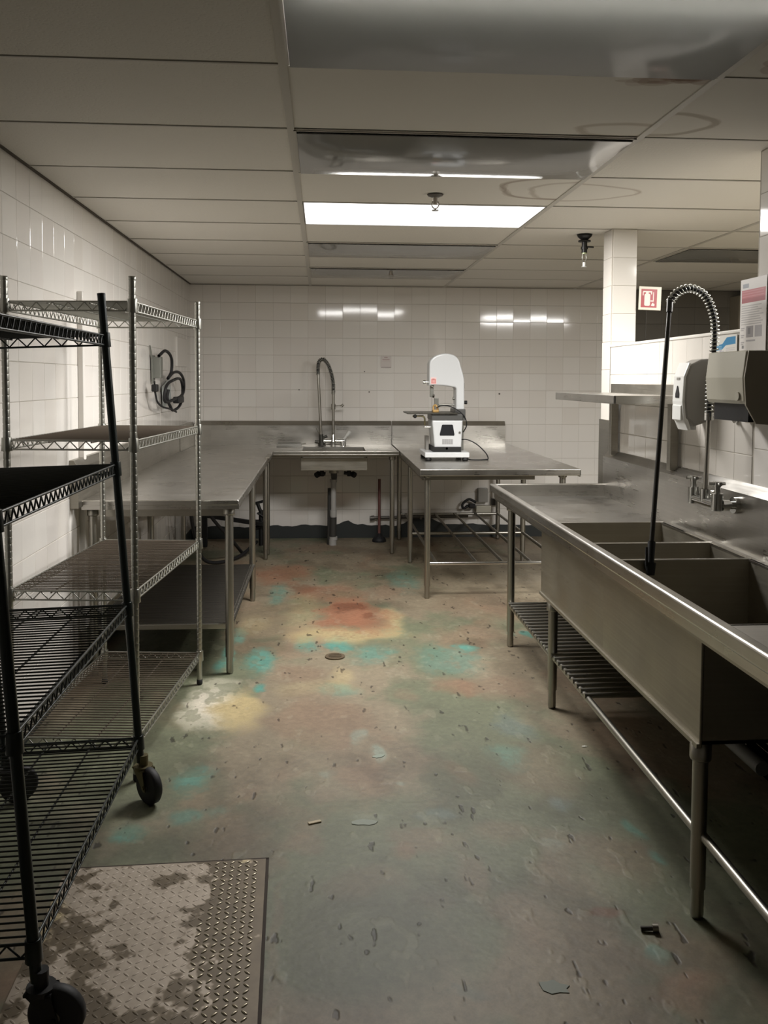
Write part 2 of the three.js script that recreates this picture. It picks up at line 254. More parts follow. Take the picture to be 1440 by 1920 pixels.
// row r spans z = GZ-0.61(r-1) .. GZ-0.61 r ; troffers stand in rows 0, 2, 4, 6, 8 of the middle bay
const troffer = (col, r) => (col === 1 && [0, 2, 4, 6, 8].includes(r)) || (col === 3 && [2, 6].includes(r));
for (let col = 0; col < 5; col++) for (let r = -5; r <= 10; r++) {
  const x0 = Math.max(XL, GX + 1.22 * (col - 1)), x1 = Math.min(4.3, x0 === XL ? GX : GX + 1.22 * col), z1 = Math.min(1, GZ - 0.61 * (r - 1)), z0 = Math.max(ZB, GZ - 0.61 * r);
  if (z1 - z0 < 0.03 || x1 - x0 < 0.03) continue;
  if (troffer(col, r)) continue;
  const e = 0.006, y = CEIL + 0.002 + 0.002 * rnd();
  const g = new RoundedBoxGeometry(x1 - x0 - 2 * e, 0.016, z1 - z0 - 2 * e, 1, 0.003); let m = panelColors[Math.floor(rnd() * 3)];
  const ring = { '1,3': 1, '2,3': 2, '1,1': 3, '2,1': 4, '2,0': 5 }[`${col},${r}`];
  const p = mesh('ceiling_panel', g, m, ceiling);
  p.position.set((x0 + x1) / 2, y + 0.008, (z0 + z1) / 2); p.rotation.set((rnd() - 0.5) * 0.003, 0, (rnd() - 0.5) * 0.002);
  if (ring) {                                                             // water stains: uv runs over the panel, v towards the camera
    const a = p.geometry.attributes.position, uv = p.geometry.attributes.uv;
    for (let i = 0; i < a.count; i++) uv.setXY(i, a.getX(i) / (x1 - x0) + 0.5, 0.5 - a.getZ(i) / (z1 - z0));
    const brown = '112,96,78', rust = '104,76,60';
    p.material = stainMat((c, w, h) => {
      if (ring === 1) { ringStain(c, w * 1.02, h * 0.62, w * 0.29, h * 0.36, 7, brown); ringStain(c, w * 1.05, h * 0.55, w * 0.2, h * 0.3, 3, brown); }
      if (ring === 2) { ringStain(c, -w * 0.02, h * 0.5, w * 0.27, h * 0.3, 6, brown); }
      if (ring === 3) { for (let k = 0; k < 26; k++) { c.fillStyle = `rgba(${rust},${0.10 + 0.1 * rnd()})`; c.beginPath(); c.ellipse(w * (0.82 + 0.17 * rnd()), h * (0.9 + 0.1 * rnd()), 22 * rnd() + 6, 12 * rnd() + 4, 0, 0, 7); c.fill(); } ringStain(c, w * 0.94, h * 0.12, w * 0.14, h * 0.12, 4, brown); }
      if (ring === 4) { ringStain(c, w * 0.03, h * 0.25, w * 0.12, h * 0.2, 5, brown); }
      if (ring === 5) { for (let k = 0; k < 30; k++) { c.fillStyle = `rgba(${rust},${0.12 + 0.1 * rnd()})`; c.beginPath(); c.ellipse(w * (0.1 + 0.3 * rnd()), h * (0.06 + 0.2 * rnd()), 34 * rnd() + 8, 22 * rnd() + 5, 0, 0, 7); c.fill(); } }
    });
  }
}
for (let c = 0; c <= 4; c++) mesh('main_runner', [box(GX + 1.22 * c - 0.012, GX + 1.22 * c + 0.012, CEIL - 0.001, CEIL + 0.003, ZB, 1), box(GX + 1.22 * c - 0.001, GX + 1.22 * c + 0.001, CEIL, CEIL + 0.04, ZB, 1)], teeMat, ceiling);
for (let col = 0; col < 5; col++) for (let r = -6; r <= 9; r++) {
  const x0 = Math.max(XL, GX + 1.22 * (col - 1)), x1 = Math.min(4.3, GX + 1.22 * col), z = GZ - 0.61 * r; if (z > 0.98 || z < ZB) continue;
  mesh('cross_tee', box(x0, x1, CEIL, CEIL + 0.003, z - 0.0045, z + 0.0045), teeMat, ceiling);
}
mesh('wall_angle', box(XL, XL + 0.016, CEIL - 0.002, CEIL + 0.003, ZB, 1), std({ color: 0x4e463d, roughness: 0.8 }), ceiling);
mesh('wall_angle', box(XL, 4.3, CEIL - 0.001, CEIL + 0.003, ZB, ZB + 0.014), std({ color: 0x8d8880, roughness: 0.7 }), ceiling);

const housingMat = std({ color: 0xdedede, roughness: 0.4 });
const lensOff = std({ color: 0x82827f, roughness: 0.095 });
const lensGlow = std({ color: 0xeeeeee, roughness: 0.5, emissive: LAMP, emissiveIntensity: GLOW });
const lensTrans = new THREE.MeshPhysicalMaterial({ color: 0x8c8c89, roughness: 0.9, transmission: 0.6, thickness: 0, clearcoat: 0.6, clearcoatRoughness: 0.12 });
const tubeGlow = std({ color: 0xffffff, emissive: LAMP, emissiveIntensity: TUBE_GLOW });
const tubeOff = std({ color: 0xd8d8d4, roughness: 0.4 });
function sagLens(w, d, drop) {                                            // acrylic sheet: hangs in its frame, flat slope towards its edges
  const g = new THREE.BoxGeometry(w, 0.003, d, 24, 1, 40), p = g.attributes.position, k = 0.8, m = 0.124 * d / 2;
  for (let i = 0; i < p.count; i++) {
    const v = Math.abs(2 * p.getZ(i) / d), u = Math.abs(2 * p.getX(i) / w), s = v < k ? m * (1 - k) + m * k / 2 * (1 - (v / k) ** 2) : m * (1 - v);
    p.setY(i, p.getY(i) - drop * s * (1 - Math.pow(u, 8)));
  }
  g.computeVertexNormals(); return g;
}
function ceilingLight(col, r, state, label) {
  const x = GX + 1.22 * (col - 0.5), z = GZ - 0.61 * (r - 0.5), w = 1.19, d = 0.59;
  const t = thing('ceiling_light', label, 'ceiling light', [x, CEIL, z], 0);
  mesh('housing', [box(-w / 2, w / 2, 0.095, 0.1, -d / 2, d / 2), box(-w / 2, w / 2, 0, 0.1, -d / 2, -d / 2 + 0.004), box(-w / 2, w / 2, 0, 0.1, d / 2 - 0.004, d / 2), box(-w / 2, -w / 2 + 0.004, 0, 0.1, -d / 2, d / 2), box(w / 2 - 0.004, w / 2, 0, 0.1, -d / 2, d / 2)], housingMat, t);
  for (const k of [-1, 1]) mesh('tube', rod([-w / 2 + 0.03, 0.06, k * 0.2], [w / 2 - 0.03, 0.06, k * 0.2], 0.013, 10), state === 'dim' && k === 1 ? tubeGlow : tubeOff, t);
  if (state !== 'lit') { const a = w / 2 + 0.006, b = d / 2 + 0.006; mesh('door_frame', [box(-a, a, -0.003, 0.002, b - 0.01, b), box(-a, a, -0.006, 0.002, -b, -b + 0.01), box(-a, -a + 0.01, -0.005, 0.002, -b, b), box(a - 0.01, a, -0.005, 0.002, -b, b)], teeMat, t); }
  const lens = mesh('lens', sagLens(w - 0.01, d - 0.01, state === 'lit' ? 0.2 : 1).translate(0, state === 'lit' ? 0.006 : -0.009, 0), state === 'lit' ? lensGlow : state === 'dim' ? lensTrans : lensOff, t, false);
  if (state === 'lit') { panelLight(x, z, w - 0.03, d - 0.03, CEIL - 0.006, col === 1 ? MAIN_LIGHT : BAY_LIGHT); }
  if (state === 'dim') { const l = new THREE.RectAreaLight(LAMP, TUBE_GLOW, w - 0.06, 0.02); l.name = 'dim_tube_lamp'; l.position.set(x, CEIL + 0.04, z + 0.2); l.rotation.x = -Math.PI / 2; scene.add(l); }
  return lens;
}
ceilingLight(1, 0, 'dim', 'large ceiling light at the very top of the picture, faintly glowing along its near side');
ceilingLight(1, 2, 'off', 'unlit grey ceiling light just in front of the white lit panel');
ceilingLight(1, 4, 'lit', 'brightly lit white rectangular ceiling light panel above the middle of the kitchen');
ceilingLight(1, 6, 'off', 'first unlit grey ceiling light behind the white lit panel');
ceilingLight(1, 8, 'off', 'farthest unlit grey ceiling light, close to the back wall');
ceilingLight(3, 2, 'lit', 'lit ceiling light in the bay behind the half wall, seen only reflected');
ceilingLight(3, 6, 'off', 'dark unlit ceiling light in the bay behind the white column');

// ---------------------------------------------------------------- sprinklers
function sprinkler(x, z, label, cat = 'sprinkler') {
  const t = thing('sprinkler', label, cat, [x, CEIL, z], 0);
  mesh('escutcheon', lathe([[0.001, 0], [0.038, 0], [0.034, -0.006], [0.018, -0.012], [0.001, -0.012]], 20), std({ color: 0x6d6a65, roughness: 0.5, metalness: 0.5 }), t);
  mesh('body', [rod([0, -0.01, 0], [0, -0.045, 0], 0.012, 10), tube([[-0.012, -0.03, 0], [-0.016, -0.05, 0], [0, -0.068, 0]], 0.003, 10, 6), tube([[0.012, -0.03, 0], [0.016, -0.05, 0], [0, -0.068, 0]], 0.003, 10, 6), rod([0, -0.062, 0], [0, -0.07, 0], 0.006, 8)], std({ color: 0xb0aaa2, metalness: 0.8, roughness: 0.35 }), t);
  mesh('deflector', lathe([[0.001, -0.07], [0.017, -0.07], [0.017, -0.073], [0.001, -0.073]], 12), chrome, t);
}
sprinkler(0.518, -4.035, 'sprinkler head hanging just in front of the white lit ceiling panel');
sprinkler(0.528, -6.756, 'small far sprinkler head between the two unlit lights behind the lit panel');
{
  const t = thing('sprinkler', 'tall dark sprinkler drop with a pale tip, left of the white column', 'sprinkler', [1.526, CEIL, -5.044]);
  mesh('escutcheon', lathe([[0.001, 0], [0.045, 0], [0.04, -0.012], [0.02, -0.03], [0.022, -0.034], [0.001, -0.034]], 18), black, t);
  mesh('drop_pipe', [rod([0, -0.03, 0], [0, -0.075, 0], 0.016, 10), lathe([[0.001, -0.034], [0.036, -0.034], [0.036, -0.042], [0.001, -0.042]], 16), rod([0, -0.07, 0], [0, -0.085, 0], 0.021, 6), rod([0.0, -0.07, 0], [0.055, -0.072, 0], 0.005, 8), rod([0, -0.085, 0], [0, -0.105, 0], 0.016, 10)], std({ color: 0x2d2c2b, metalness: 0.6, roughness: 0.4 }), t);
  mesh('collar', rod([0, -0.102, 0], [0, -0.112, 0], 0.014, 10), std({ color: 0xb9c39a, roughness: 0.4, metalness: 0.4 }), t);
  mesh('frame_arm', [tube([[-0.009, -0.11, 0], [-0.012, -0.14, 0], [0, -0.165, 0]], 0.0028, 10, 6), tube([[0.009, -0.11, 0], [0.012, -0.14, 0], [0, -0.165, 0]], 0.0028, 10, 6)], zinc, t);
  mesh('deflector', [rod([0, -0.16, 0], [0, -0.185, 0], 0.009, 10), lathe([[0.001, -0.185], [0.016, -0.185], [0.016, -0.188], [0.001, -0.188]], 12)], whitePlastic, t);
}

// ---------------------------------------------------------------- work tables
function leg(parent, x, z, top, r = 0.0205, mat = legSteel) {
  const l = mesh('leg', [lathe([[0.001, 0.085], [r, 0.085], [r, top], [0.001, top]], 20)], mat, parent, false); l.position.set(x, 0, z);
  mesh('foot', lathe([[0.001, 0], [r * 0.72, 0], [r * 0.86, 0.012], [r * 0.82, 0.08], [r * 0.95, 0.086], [r * 0.95, 0.092], [0.001, 0.092]], 16), mat, l, false);
  mesh('gusset', lathe([[0.001, top - 0.05], [r + 0.006, top - 0.05], [r + 0.008, top - 0.045], [r + 0.008, top], [0.001, top]], 18), mat, l, false);
  return l;
}
// cross-section swept along z: nosing of a worktop; x to the right
{ // left work table along the left wall
  const t = thing('work_table', 'long stainless steel work table along the left wall, behind the grey wire rack', 'table');
  const x0 = -1.15, x1 = -0.402, z0 = -7.12, z1 = -4.245;
  mesh('tabletop', [rbox(x0, x1, TOP - 0.03, TOP, z0, z1, 0.008, 3), box(x0, x1, TOP - 0.045, TOP - 0.02, z1 - 0.004, z1 - 0.001), box(x1 - 0.004, x1 - 0.001, TOP - 0.045, TOP - 0.02, z0, z1)], steel, t);
  mesh('apron', [box(x0 + 0.04, x1 - 0.05, TOP - 0.085, TOP - 0.03, z1 - 0.062, z1 - 0.05), box(x1 - 0.07, x1 - 0.058, TOP - 0.085, TOP - 0.03, z0 + 0.05, z1 - 0.05), box(x0 + 0.04, x1 - 0.05, TOP - 0.075, TOP - 0.03, -5.74, -5.7)], steelDull, t);
  mesh('splashback', [extrude([[0, TOP - 0.03], [0.02, TOP - 0.03], [0.02, 1.035], [0.0, 1.07], [-0.022, 1.07], [-0.022, TOP - 0.03]], z1 + 0.06 + 7.12, 0.001).translate(-1.166, 0, -7.12)], steelDull, t);
  for (const z of [-4.3, -5.72, -7.05]) { leg(t, -0.455, z, TOP - 0.03); leg(t, -1.11, z, TOP - 0.03); }
  mesh('shelf_rail', [rod([-0.455, 0.235, -4.3], [-0.455, 0.235, -5.72], 0.0125, 12)], legSteel, t);
  mesh('shelf_rail', [rod([-1.11, 0.235, -4.3], [-1.11, 0.235, -5.72], 0.0125, 12)], legSteel, t);
  mesh('shelf_lip', rbox(-1.1, -0.465, 0.225, 0.252, -4.312, -4.292, 0.004), legSteel, t);
  for (let k = 0; k < 56; k++) { const z = -4.33 - k * 0.0248; mesh('shelf_slat', [rbox(-1.12, -0.462, 0.236, 0.248, z - 0.0122, z + 0.0122, 0.004, 1), rod([-0.465, 0.242, z], [-0.438, 0.242, z], 0.0062, 8)], k % 2 ? slatSteel : slatDark, t); }
}
{ // sink counter along the back wall
  const t = thing('sink_counter', 'stainless steel sink counter along the back wall with a shallow bowl hung under it', 'counter');
  const x0 = -1.14, x1 = 0.632, z0 = ZB + 0.035, z1 = -7.14, bx0 = -0.165, bx1 = 0.365, bz0 = -7.68, bz1 = -7.26;
  mesh('worktop', [box(x0, bx0, TOP - 0.02, TOP - 0.008, z0, z1), box(bx1, x1, TOP - 0.02, TOP - 0.008, z0, z1), box(bx0, bx1, TOP - 0.02, TOP - 0.008, z0, bz0), box(bx0, bx1, TOP - 0.02, TOP - 0.008, bz1, z1),
    rbox(-0.4, x1, TOP - 0.012, TOP, z1 - 0.03, z1, 0.005, 3)], steel, t);
  mesh('front_edge', [box(-0.4, x1, TOP - 0.03, TOP - 0.012, z1 - 0.014, z1 - 0.008), rbox(-0.4, x1, TOP - 0.036, TOP - 0.026, z1 - 0.02, z1 + 0.001, 0.004)], steel, t);
  mesh('splashback', [box(x0, x1, TOP - 0.02, 1.035, ZB + 0.012, ZB + 0.04), extrude([[-0.034, 0], [0, 0], [0, 0.05], [-0.008, 0.05], [-0.034, 0.01]], x1 - x0, 0).rotateY(Math.PI / 2).translate(x0, 1.03, ZB + 0.008)], steel, t);
  mesh('side_splash', extrude([[0, TOP - 0.03], [0.02, TOP - 0.03], [0.02, 1.035], [0.0, 1.07], [-0.022, 1.07], [-0.022, TOP - 0.03]], 0.83, 0.001).translate(-1.164, 0, -7.98), steelDull, t);
  mesh('sink_bowl', [box(bx0, bx1, 0.7, 0.712, bz0, bz1), rbox(bx0 - 0.012, bx1 + 0.012, 0.7, TOP - 0.062, bz1, bz1 + 0.012, 0.004), box(bx0 - 0.012, bx1 + 0.012, 0.7, TOP - 0.02, bz0 - 0.012, bz0), box(bx0 - 0.012, bx0, 0.7, TOP - 0.02, bz0, bz1), box(bx1, bx1 + 0.012, 0.7, TOP - 0.02, bz0, bz1), rod([0.1, 0.66, -7.45], [0.1, 0.702, -7.45], 0.04, 16)], steelDull, t);
  for (const x of [-0.452, 0.585]) leg(t, x, -7.24, TOP - 0.03);
  for (const x of [-1.09]) leg(t, x, -7.9, TOP - 0.03);
  mesh('apron', box(x0 + 0.7, x1 - 0.02, TOP - 0.052, TOP - 0.02, z1 - 0.075, z1 - 0.065), steelDull, t);
}
{ // right table with the saw
  const t = thing('work_table', 'stainless steel table with an open pipe frame below, carrying the white saw', 'table');
  const x0 = 0.64, x1 = 1.715, z0 = ZB + 0.035, z1 = -5.66;
  mesh('tabletop', [rbox(x0, x1, TOP - 0.012, TOP, z0, z1, 0.005, 2), rbox(x0, x1, TOP - 0.045, TOP - 0.004, z1 - 0.012, z1, 0.005, 2), box(x0 + 0.001, x0 + 0.006, TOP - 0.045, TOP - 0.01, z0, z1 - 0.004), rbox(x1 - 0.012, x1, TOP - 0.052, TOP - 0.004, z0, z1, 0.005, 2)], steel, t);
  mesh('apron', [box(x0 + 0.04, x1 - 0.3, TOP - 0.075, TOP - 0.012, z1 - 0.06, z1 - 0.045), box(x0 + 0.02, x0 + 0.03, TOP - 0.075, TOP - 0.012, z0, z1 - 0.03), box(x0 + 0.04, x1 - 0.1, TOP - 0.06, TOP - 0.012, -6.9, -6.86)], steelDull, t);
  mesh('splashback', [box(x0, 1.69, TOP - 0.02, 1.035, ZB + 0.012, ZB + 0.04), extrude([[-0.034, 0], [0, 0], [0, 0.05], [-0.008, 0.05], [-0.034, 0.01]], 1.69 - x0, 0).rotateY(Math.PI / 2).translate(x0, 1.03, ZB + 0.008)], steel, t);
  for (const z of [-5.73, -6.87, -7.87]) for (const x of [0.7, 1.61]) leg(t, x, z, TOP - 0.012);
  mesh('mount_bracket', rbox(1.55, 1.665, TOP - 0.03, TOP - 0.012, -5.79, -5.68, 0.003), legSteel, t);
  const y = 0.235;
  for (const z of [-5.73, -6.87, -7.87]) mesh('cross_rail', rod([0.7, y, z], [1.61, y, z], 0.0125, 12), z === -5.73 ? chrome : legSteel, t);
  for (const x of [0.76, 1.03, 1.21, 1.4]) mesh('shelf_rod', rod([x, y + 0.004, -7.87], [x, y + 0.004, -5.73], 0.0105, 10), legSteel, t);
  mesh('side_rail', rod([1.61, y, -7.87], [1.61, y, -5.73], 0.0115, 10), legSteel, t);
}

// ---------------------------------------------------------------- three-compartment sink unit on the right
{
  const t = thing('scullery_sink', 'long stainless steel three compartment sink with drainboards on the right', 'sink');
  const XF = 0.935, XB = 1.58, ZF = -4.805, ZN = -1.3, RIM = 0.88, DECK = 0.811;
  // rim: rolled front edge, far edge
  mesh('front_rim', [rbox(XF, XF + 0.036, RIM - 0.043, RIM, ZF, ZN, 0.009, 3), box(XF + 0.026, XF + 0.036, DECK - 0.01, RIM - 0.006, ZF, ZN)], steel, t);
  mesh('end_rim', [rbox(XF, XB + 0.02, RIM - 0.04, RIM, ZF, ZF + 0.03, 0.008, 3), box(XF + 0.03, XB, DECK - 0.01, RIM - 0.01, ZF + 0.026, ZF + 0.034)], steel, t);
  mesh('splashback', extrude([[0, 0.79], [0.045, 0.79], [0.045, 1.07], [0.036, 1.07], [0, 1.034]], ZN - ZF, 0.001).translate(XB, 0, ZF), steel, t);
  mesh('corner_flashing', box(1.612, 1.6195, 0.78, 1.235, -4.985, -4.81), steelDull, t);
  mesh('drainboard', rbox(XF + 0.03, XB + 0.01, DECK - 0.014, DECK, ZF + 0.03, -3.875, 0.003), steel, t);
  mesh('drainboard', rbox(XF + 0.03, XB + 0.01, DECK - 0.014, DECK, -2.21, ZN, 0.003), steel, t);
  const tub = (za, zb, yTop) => {                                         // far z, near z
    const g = [box(1.0, 1.56, 0.49, 0.5, za, zb), box(1.0, 1.01, 0.49, DECK, za, zb), box(1.55, 1.56, 0.49, DECK, za, zb), box(1.0, 1.56, 0.49, yTop, za, za + 0.008), box(1.0, 1.56, 0.49, DECK, zb - 0.006, zb)];
    const m = mesh('tub', g, steelTub, t);
    mesh('drain_cup', rod([1.28, 0.42, (za + zb) / 2], [1.28, 0.492, (za + zb) / 2], 0.045, 16), legSteel, m);
    return m;
  };
  tub(-3.875, -3.37, DECK); tub(-3.37, -3.05, DECK); tub(-3.05, -2.21, DECK);
  mesh('deck_edge', [box(XF + 0.03, 1.012, DECK - 0.008, DECK, -3.88, -2.2), box(1.548, XB + 0.01, DECK - 0.008, DECK, -3.88, -2.2), rod([1.0, DECK - 0.004, -3.37], [1.56, DECK - 0.004, -3.37], 0.007, 10), rod([1.0, DECK - 0.004, -3.05], [1.56, DECK - 0.004, -3.05], 0.007, 10), rod([1.0, DECK - 0.003, -3.872], [1.56, DECK - 0.003, -3.872], 0.005, 10), rod([1.0, DECK - 0.003, -2.212], [1.56, DECK - 0.003, -2.212], 0.005, 10)], steel, t);
  mesh('front_panel', [rbox(0.998, 1.006, 0.484, RIM - 0.05, -3.885, -2.2, 0.003), box(0.99, 1.0, 0.484, 0.496, -3.885, -2.2)], steelTub, t);
  mesh('front_skirt', box(XF + 0.03, XF + 0.036, DECK - 0.02, RIM - 0.03, ZF, ZN), steelDull, t);
  leg(t, 1.03, -4.655, DECK - 0.01, 0.0205); leg(t, 1.022, -3.755, 0.49, 0.0205); leg(t, 1.018, -2.236, 0.49, 0.0205);
  leg(t, 1.52, -4.655, DECK - 0.01, 0.0205); leg(t, 1.52, -3.755, 0.49, 0.0205); leg(t, 1.52, -2.236, 0.49, 0.0205); leg(t, 1.02, -1.36, DECK - 0.01, 0.0205); leg(t, 1.52, -1.36, DECK - 0.01, 0.0205);
  for (const [z0, z1] of [[-4.655, -3.755], [-3.755, -2.236], [-2.236, -1.36]]) mesh('front_rail', rod([1.026, 0.232, z0], [1.02, 0.232, z1], 0.0128, 12), legSteel, t);
  mesh('rear_rail', rod([1.52, 0.232, -4.655], [1.52, 0.232, -1.36], 0.0128, 12), legSteel, t);
  for (let k = 0; k < 26; k++) { const z = -4.62 + k * 0.055; mesh('shelf_bar', rod([1.01, 0.243, z], [1.53, 0.243, z], 0.0105, 10), legSteel, t); }
  mesh('waste_pipe', [rod([1.28, 0.43, -3.62], [1.28, 0.33, -3.62], 0.022, 12), rod([1.28, 0.33, -3.7], [1.28, 0.33, -2.4], 0.022, 12), rod([1.28, 0.43, -2.63], [1.28, 0.33, -2.63], 0.022, 12), rod([1.28, 0.43, -3.21], [1.28, 0.33, -3.21], 0.022, 12)], std({ color: 0x5b5a58, roughness: 0.5 }), t);
}

// ---------------------------------------------------------------- pre-rinse faucets
function coil(path, R, r, turns, seg) {                                   // spring round a curve
  const f = path.computeFrenetFrames(400), pts = [];
  for (let i = 0; i <= seg; i++) { const s = i / seg, k = Math.min(400, Math.round(s * 400)), p = path.getPointAt(s), a = s * turns * Math.PI * 2; pts.push(p.addScaledVector(f.normals[k], R * Math.cos(a)).addScaledVector(f.binormals[k], R * Math.sin(a))); }
  return new THREE.TubeGeometry(new THREE.CatmullRomCurve3(pts), seg, r, 5);
}
{
  const t = thing('spray_faucet', 'tall pre-rinse spray faucet with spring arc over the right-hand sink', 'faucet');
  const zc = -3.31, xb = 1.5, yb = 0.985;
  mesh('mixer_body', [rod([xb, yb, zc - 0.11], [xb, yb, zc + 0.11], 0.017, 14), rod([xb, yb, zc], [xb, yb + 0.05, zc], 0.02, 14), ...[-0.105, 0.105].flatMap((d) => [rod([xb, yb, zc + d], [1.582, yb, zc + d], 0.015, 12), rod([1.562, yb, zc + d], [1.58, yb, zc + d], 0.032, 18), rod([xb, yb - 0.02, zc + d], [xb, yb + 0.045, zc + d], 0.022, 14), rod([1.52, yb, zc + d], [1.545, yb, zc + d], 0.023, 6)])], chrome, t);
  for (const d of [-0.105, 0.105]) mesh('handle', [rod([xb, yb + 0.04, zc + d], [xb, yb + 0.075, zc + d], 0.012, 12), rod([xb - 0.03, yb + 0.083, zc + d], [xb + 0.03, yb + 0.083, zc + d], 0.007, 10), rod([xb, yb + 0.083, zc + d - 0.03], [xb, yb + 0.083, zc + d + 0.03], 0.007, 10), rod([xb, yb + 0.07, zc + d], [xb, yb + 0.09, zc + d], 0.014, 12)], chrome, t);
  mesh('riser', [rod([xb, yb, zc], [xb + 0.008, 1.325, zc], 0.0095, 12), rod([xb, yb + 0.02, zc], [xb, yb + 0.05, zc], 0.016, 6)], legSteel, t);
  mesh('wall_bracket', [rod([xb + 0.008, 1.315, zc], [1.62, 1.315, zc], 0.006, 10), rod([xb + 0.008, 1.305, zc], [xb + 0.008, 1.335, zc], 0.018, 14), rod([1.61, 1.315, zc], [1.625, 1.315, zc], 0.022, 14)], chrome, t);
  const P = [[xb + 0.008, 1.32, zc], [xb + 0.01, 1.45, zc], [xb + 0.024, 1.6, zc], [xb + 0.018, 1.71, zc], [xb - 0.024, 1.79, zc + 0.005], [xb - 0.085, 1.815, zc + 0.01], [xb - 0.14, 1.793, zc + 0.015], [xb - 0.166, 1.758, zc + 0.02]].map((p) => V(...p));
  const path = new THREE.CatmullRomCurve3(P);
  mesh('hose', new THREE.TubeGeometry(path, 80, 0.0085, 10), rubber, t);
  mesh('spring', coil(path, 0.0155, 0.0026, 44, 900), zinc, t);
  mesh('spray_wand', [rod([xb - 0.165, 1.77, zc + 0.02], [1.187, 0.86, -3.05], 0.009, 12), rod([xb - 0.165, 1.772, zc + 0.02], [xb - 0.173, 1.72, zc + 0.035], 0.0125, 12)], std({ color: 0x4a4947, metalness: 0.6, roughness: 0.35 }), t);
  mesh('spray_head', [rod([1.19, 0.875, -3.055], [1.174, 0.8, -3.02], 0.014, 14, 0.012), rod([1.174, 0.805, -3.022], [1.17, 0.765, -3.008], 0.02, 16, 0.014), rod([1.162, 0.86, -3.03], [1.156, 0.8, -3.01], 0.005, 8)], rubber, t);
}
{
  const t = thing('spray_faucet', 'tall pre-rinse spray faucet standing on the back sink counter, its hose hanging left', 'faucet');
  const z = -7.84, x = 0.1, y = TOP - 0.008;
  mesh('mixer_body', [rod([x - 0.1, y + 0.045, z], [x + 0.1, y + 0.045, z], 0.02, 14), rod([x - 0.09, y, z], [x - 0.09, y + 0.05, z], 0.026, 14, 0.02), rod([x + 0.09, y, z], [x + 0.09, y + 0.05, z], 0.026, 14, 0.02), rod([x, y + 0.035, z], [x, y + 0.1, z], 0.03, 14, 0.014), rod([x, y, z], [x, y + 0.04, z], 0.02, 12)], chrome, t);
  mesh('handle', [rod([x + 0.09, y + 0.05, z], [x + 0.125, y + 0.1, z], 0.012, 10), rod([x + 0.12, y + 0.09, z], [x + 0.15, y + 0.13, z], 0.016, 12)], whitePlastic, t);
  mesh('handle', [rod([x - 0.09, y + 0.05, z], [x - 0.12, y + 0.1, z], 0.01, 10), rod([x - 0.12, y + 0.1, z], [x - 0.15, y + 0.16, z], 0.007, 10)], legSteel, t);
  mesh('riser', [rod([x, y + 0.06, z], [x, 1.36, z], 0.013, 12)], legSteel, t);
  mesh('wall_bracket', [rod([x, 1.215, z], [x, 1.215, ZB + 0.005], 0.008, 8), rod([x, 1.19, z], [x, 1.24, z], 0.02, 12), rod([x, 1.222, z], [x + 0.08, 1.225, z + 0.01], 0.006, 8), rod([x + 0.07, 1.215, z + 0.01], [x + 0.09, 1.235, z + 0.01], 0.012, 10)], legSteel, t);
  const P = [[x, 1.33, z], [x - 0.002, 1.42, z], [x - 0.022, 1.52, z + 0.01], [x - 0.055, 1.6, z + 0.02], [x - 0.095, 1.638, z + 0.03], [x - 0.125, 1.62, z + 0.035], [x - 0.136, 1.57, z + 0.04], [x - 0.136, 1.5, z + 0.04]].map((p) => V(...p));
  const path = new THREE.CatmullRomCurve3(P);
  mesh('hose', new THREE.TubeGeometry(path, 60, 0.012, 10), rubber, t);
  mesh('spring', coil(path, 0.017, 0.0032, 40, 700), zinc, t);
  mesh('spray_wand', [rod([x - 0.136, 1.51, z + 0.04], [x - 0.108, 0.95, z + 0.05], 0.0125, 12)], legSteel, t);
  mesh('spray_head', [rod([x - 0.11, 0.97, z + 0.05], [x - 0.105, 0.89, z + 0.052], 0.02, 14), rod([x - 0.105, 0.895, z + 0.052], [x - 0.104, 0.868, z + 0.053], 0.03, 16), rod([x - 0.13, 0.9, z + 0.06], [x - 0.165, 0.905, z + 0.06], 0.014, 10), rod([x - 0.09, 0.94, z + 0.05], [x - 0.055, 0.955, z + 0.05], 0.013, 10)], std({ color: 0x55544f, metalness: 0.7, roughness: 0.4 }), t);
}

// ---------------------------------------------------------------- wire racks
function postGeo(h, grooves) {
  const pts = [[0.001, 0]]; pts.push([0.0127, 0]);
  if (grooves) for (let y = 0.1; y < h - 0.01; y += 0.0254) pts.push([0.0127, y], [0.0115, y + 0.0012], [0.0115, y + 0.0036], [0.0127, y + 0.0048]);
  pts.push([0.0127, h - 0.004], [0.0105, h], [0.001, h]); return lathe(pts, 14);
}
function zigzag(a, b, yTop, yBot, n, r) {
  const g = []; for (let k = 0; k < n; k++) { const p = (s, y) => a.clone().lerp(b, s).setY(y); g.push(rod(p(k / n, yTop), p((k + 0.5) / n, yBot), r, 5), rod(p((k + 0.5) / n, yBot), p((k + 1) / n, yTop), r, 5)); } return g;
}
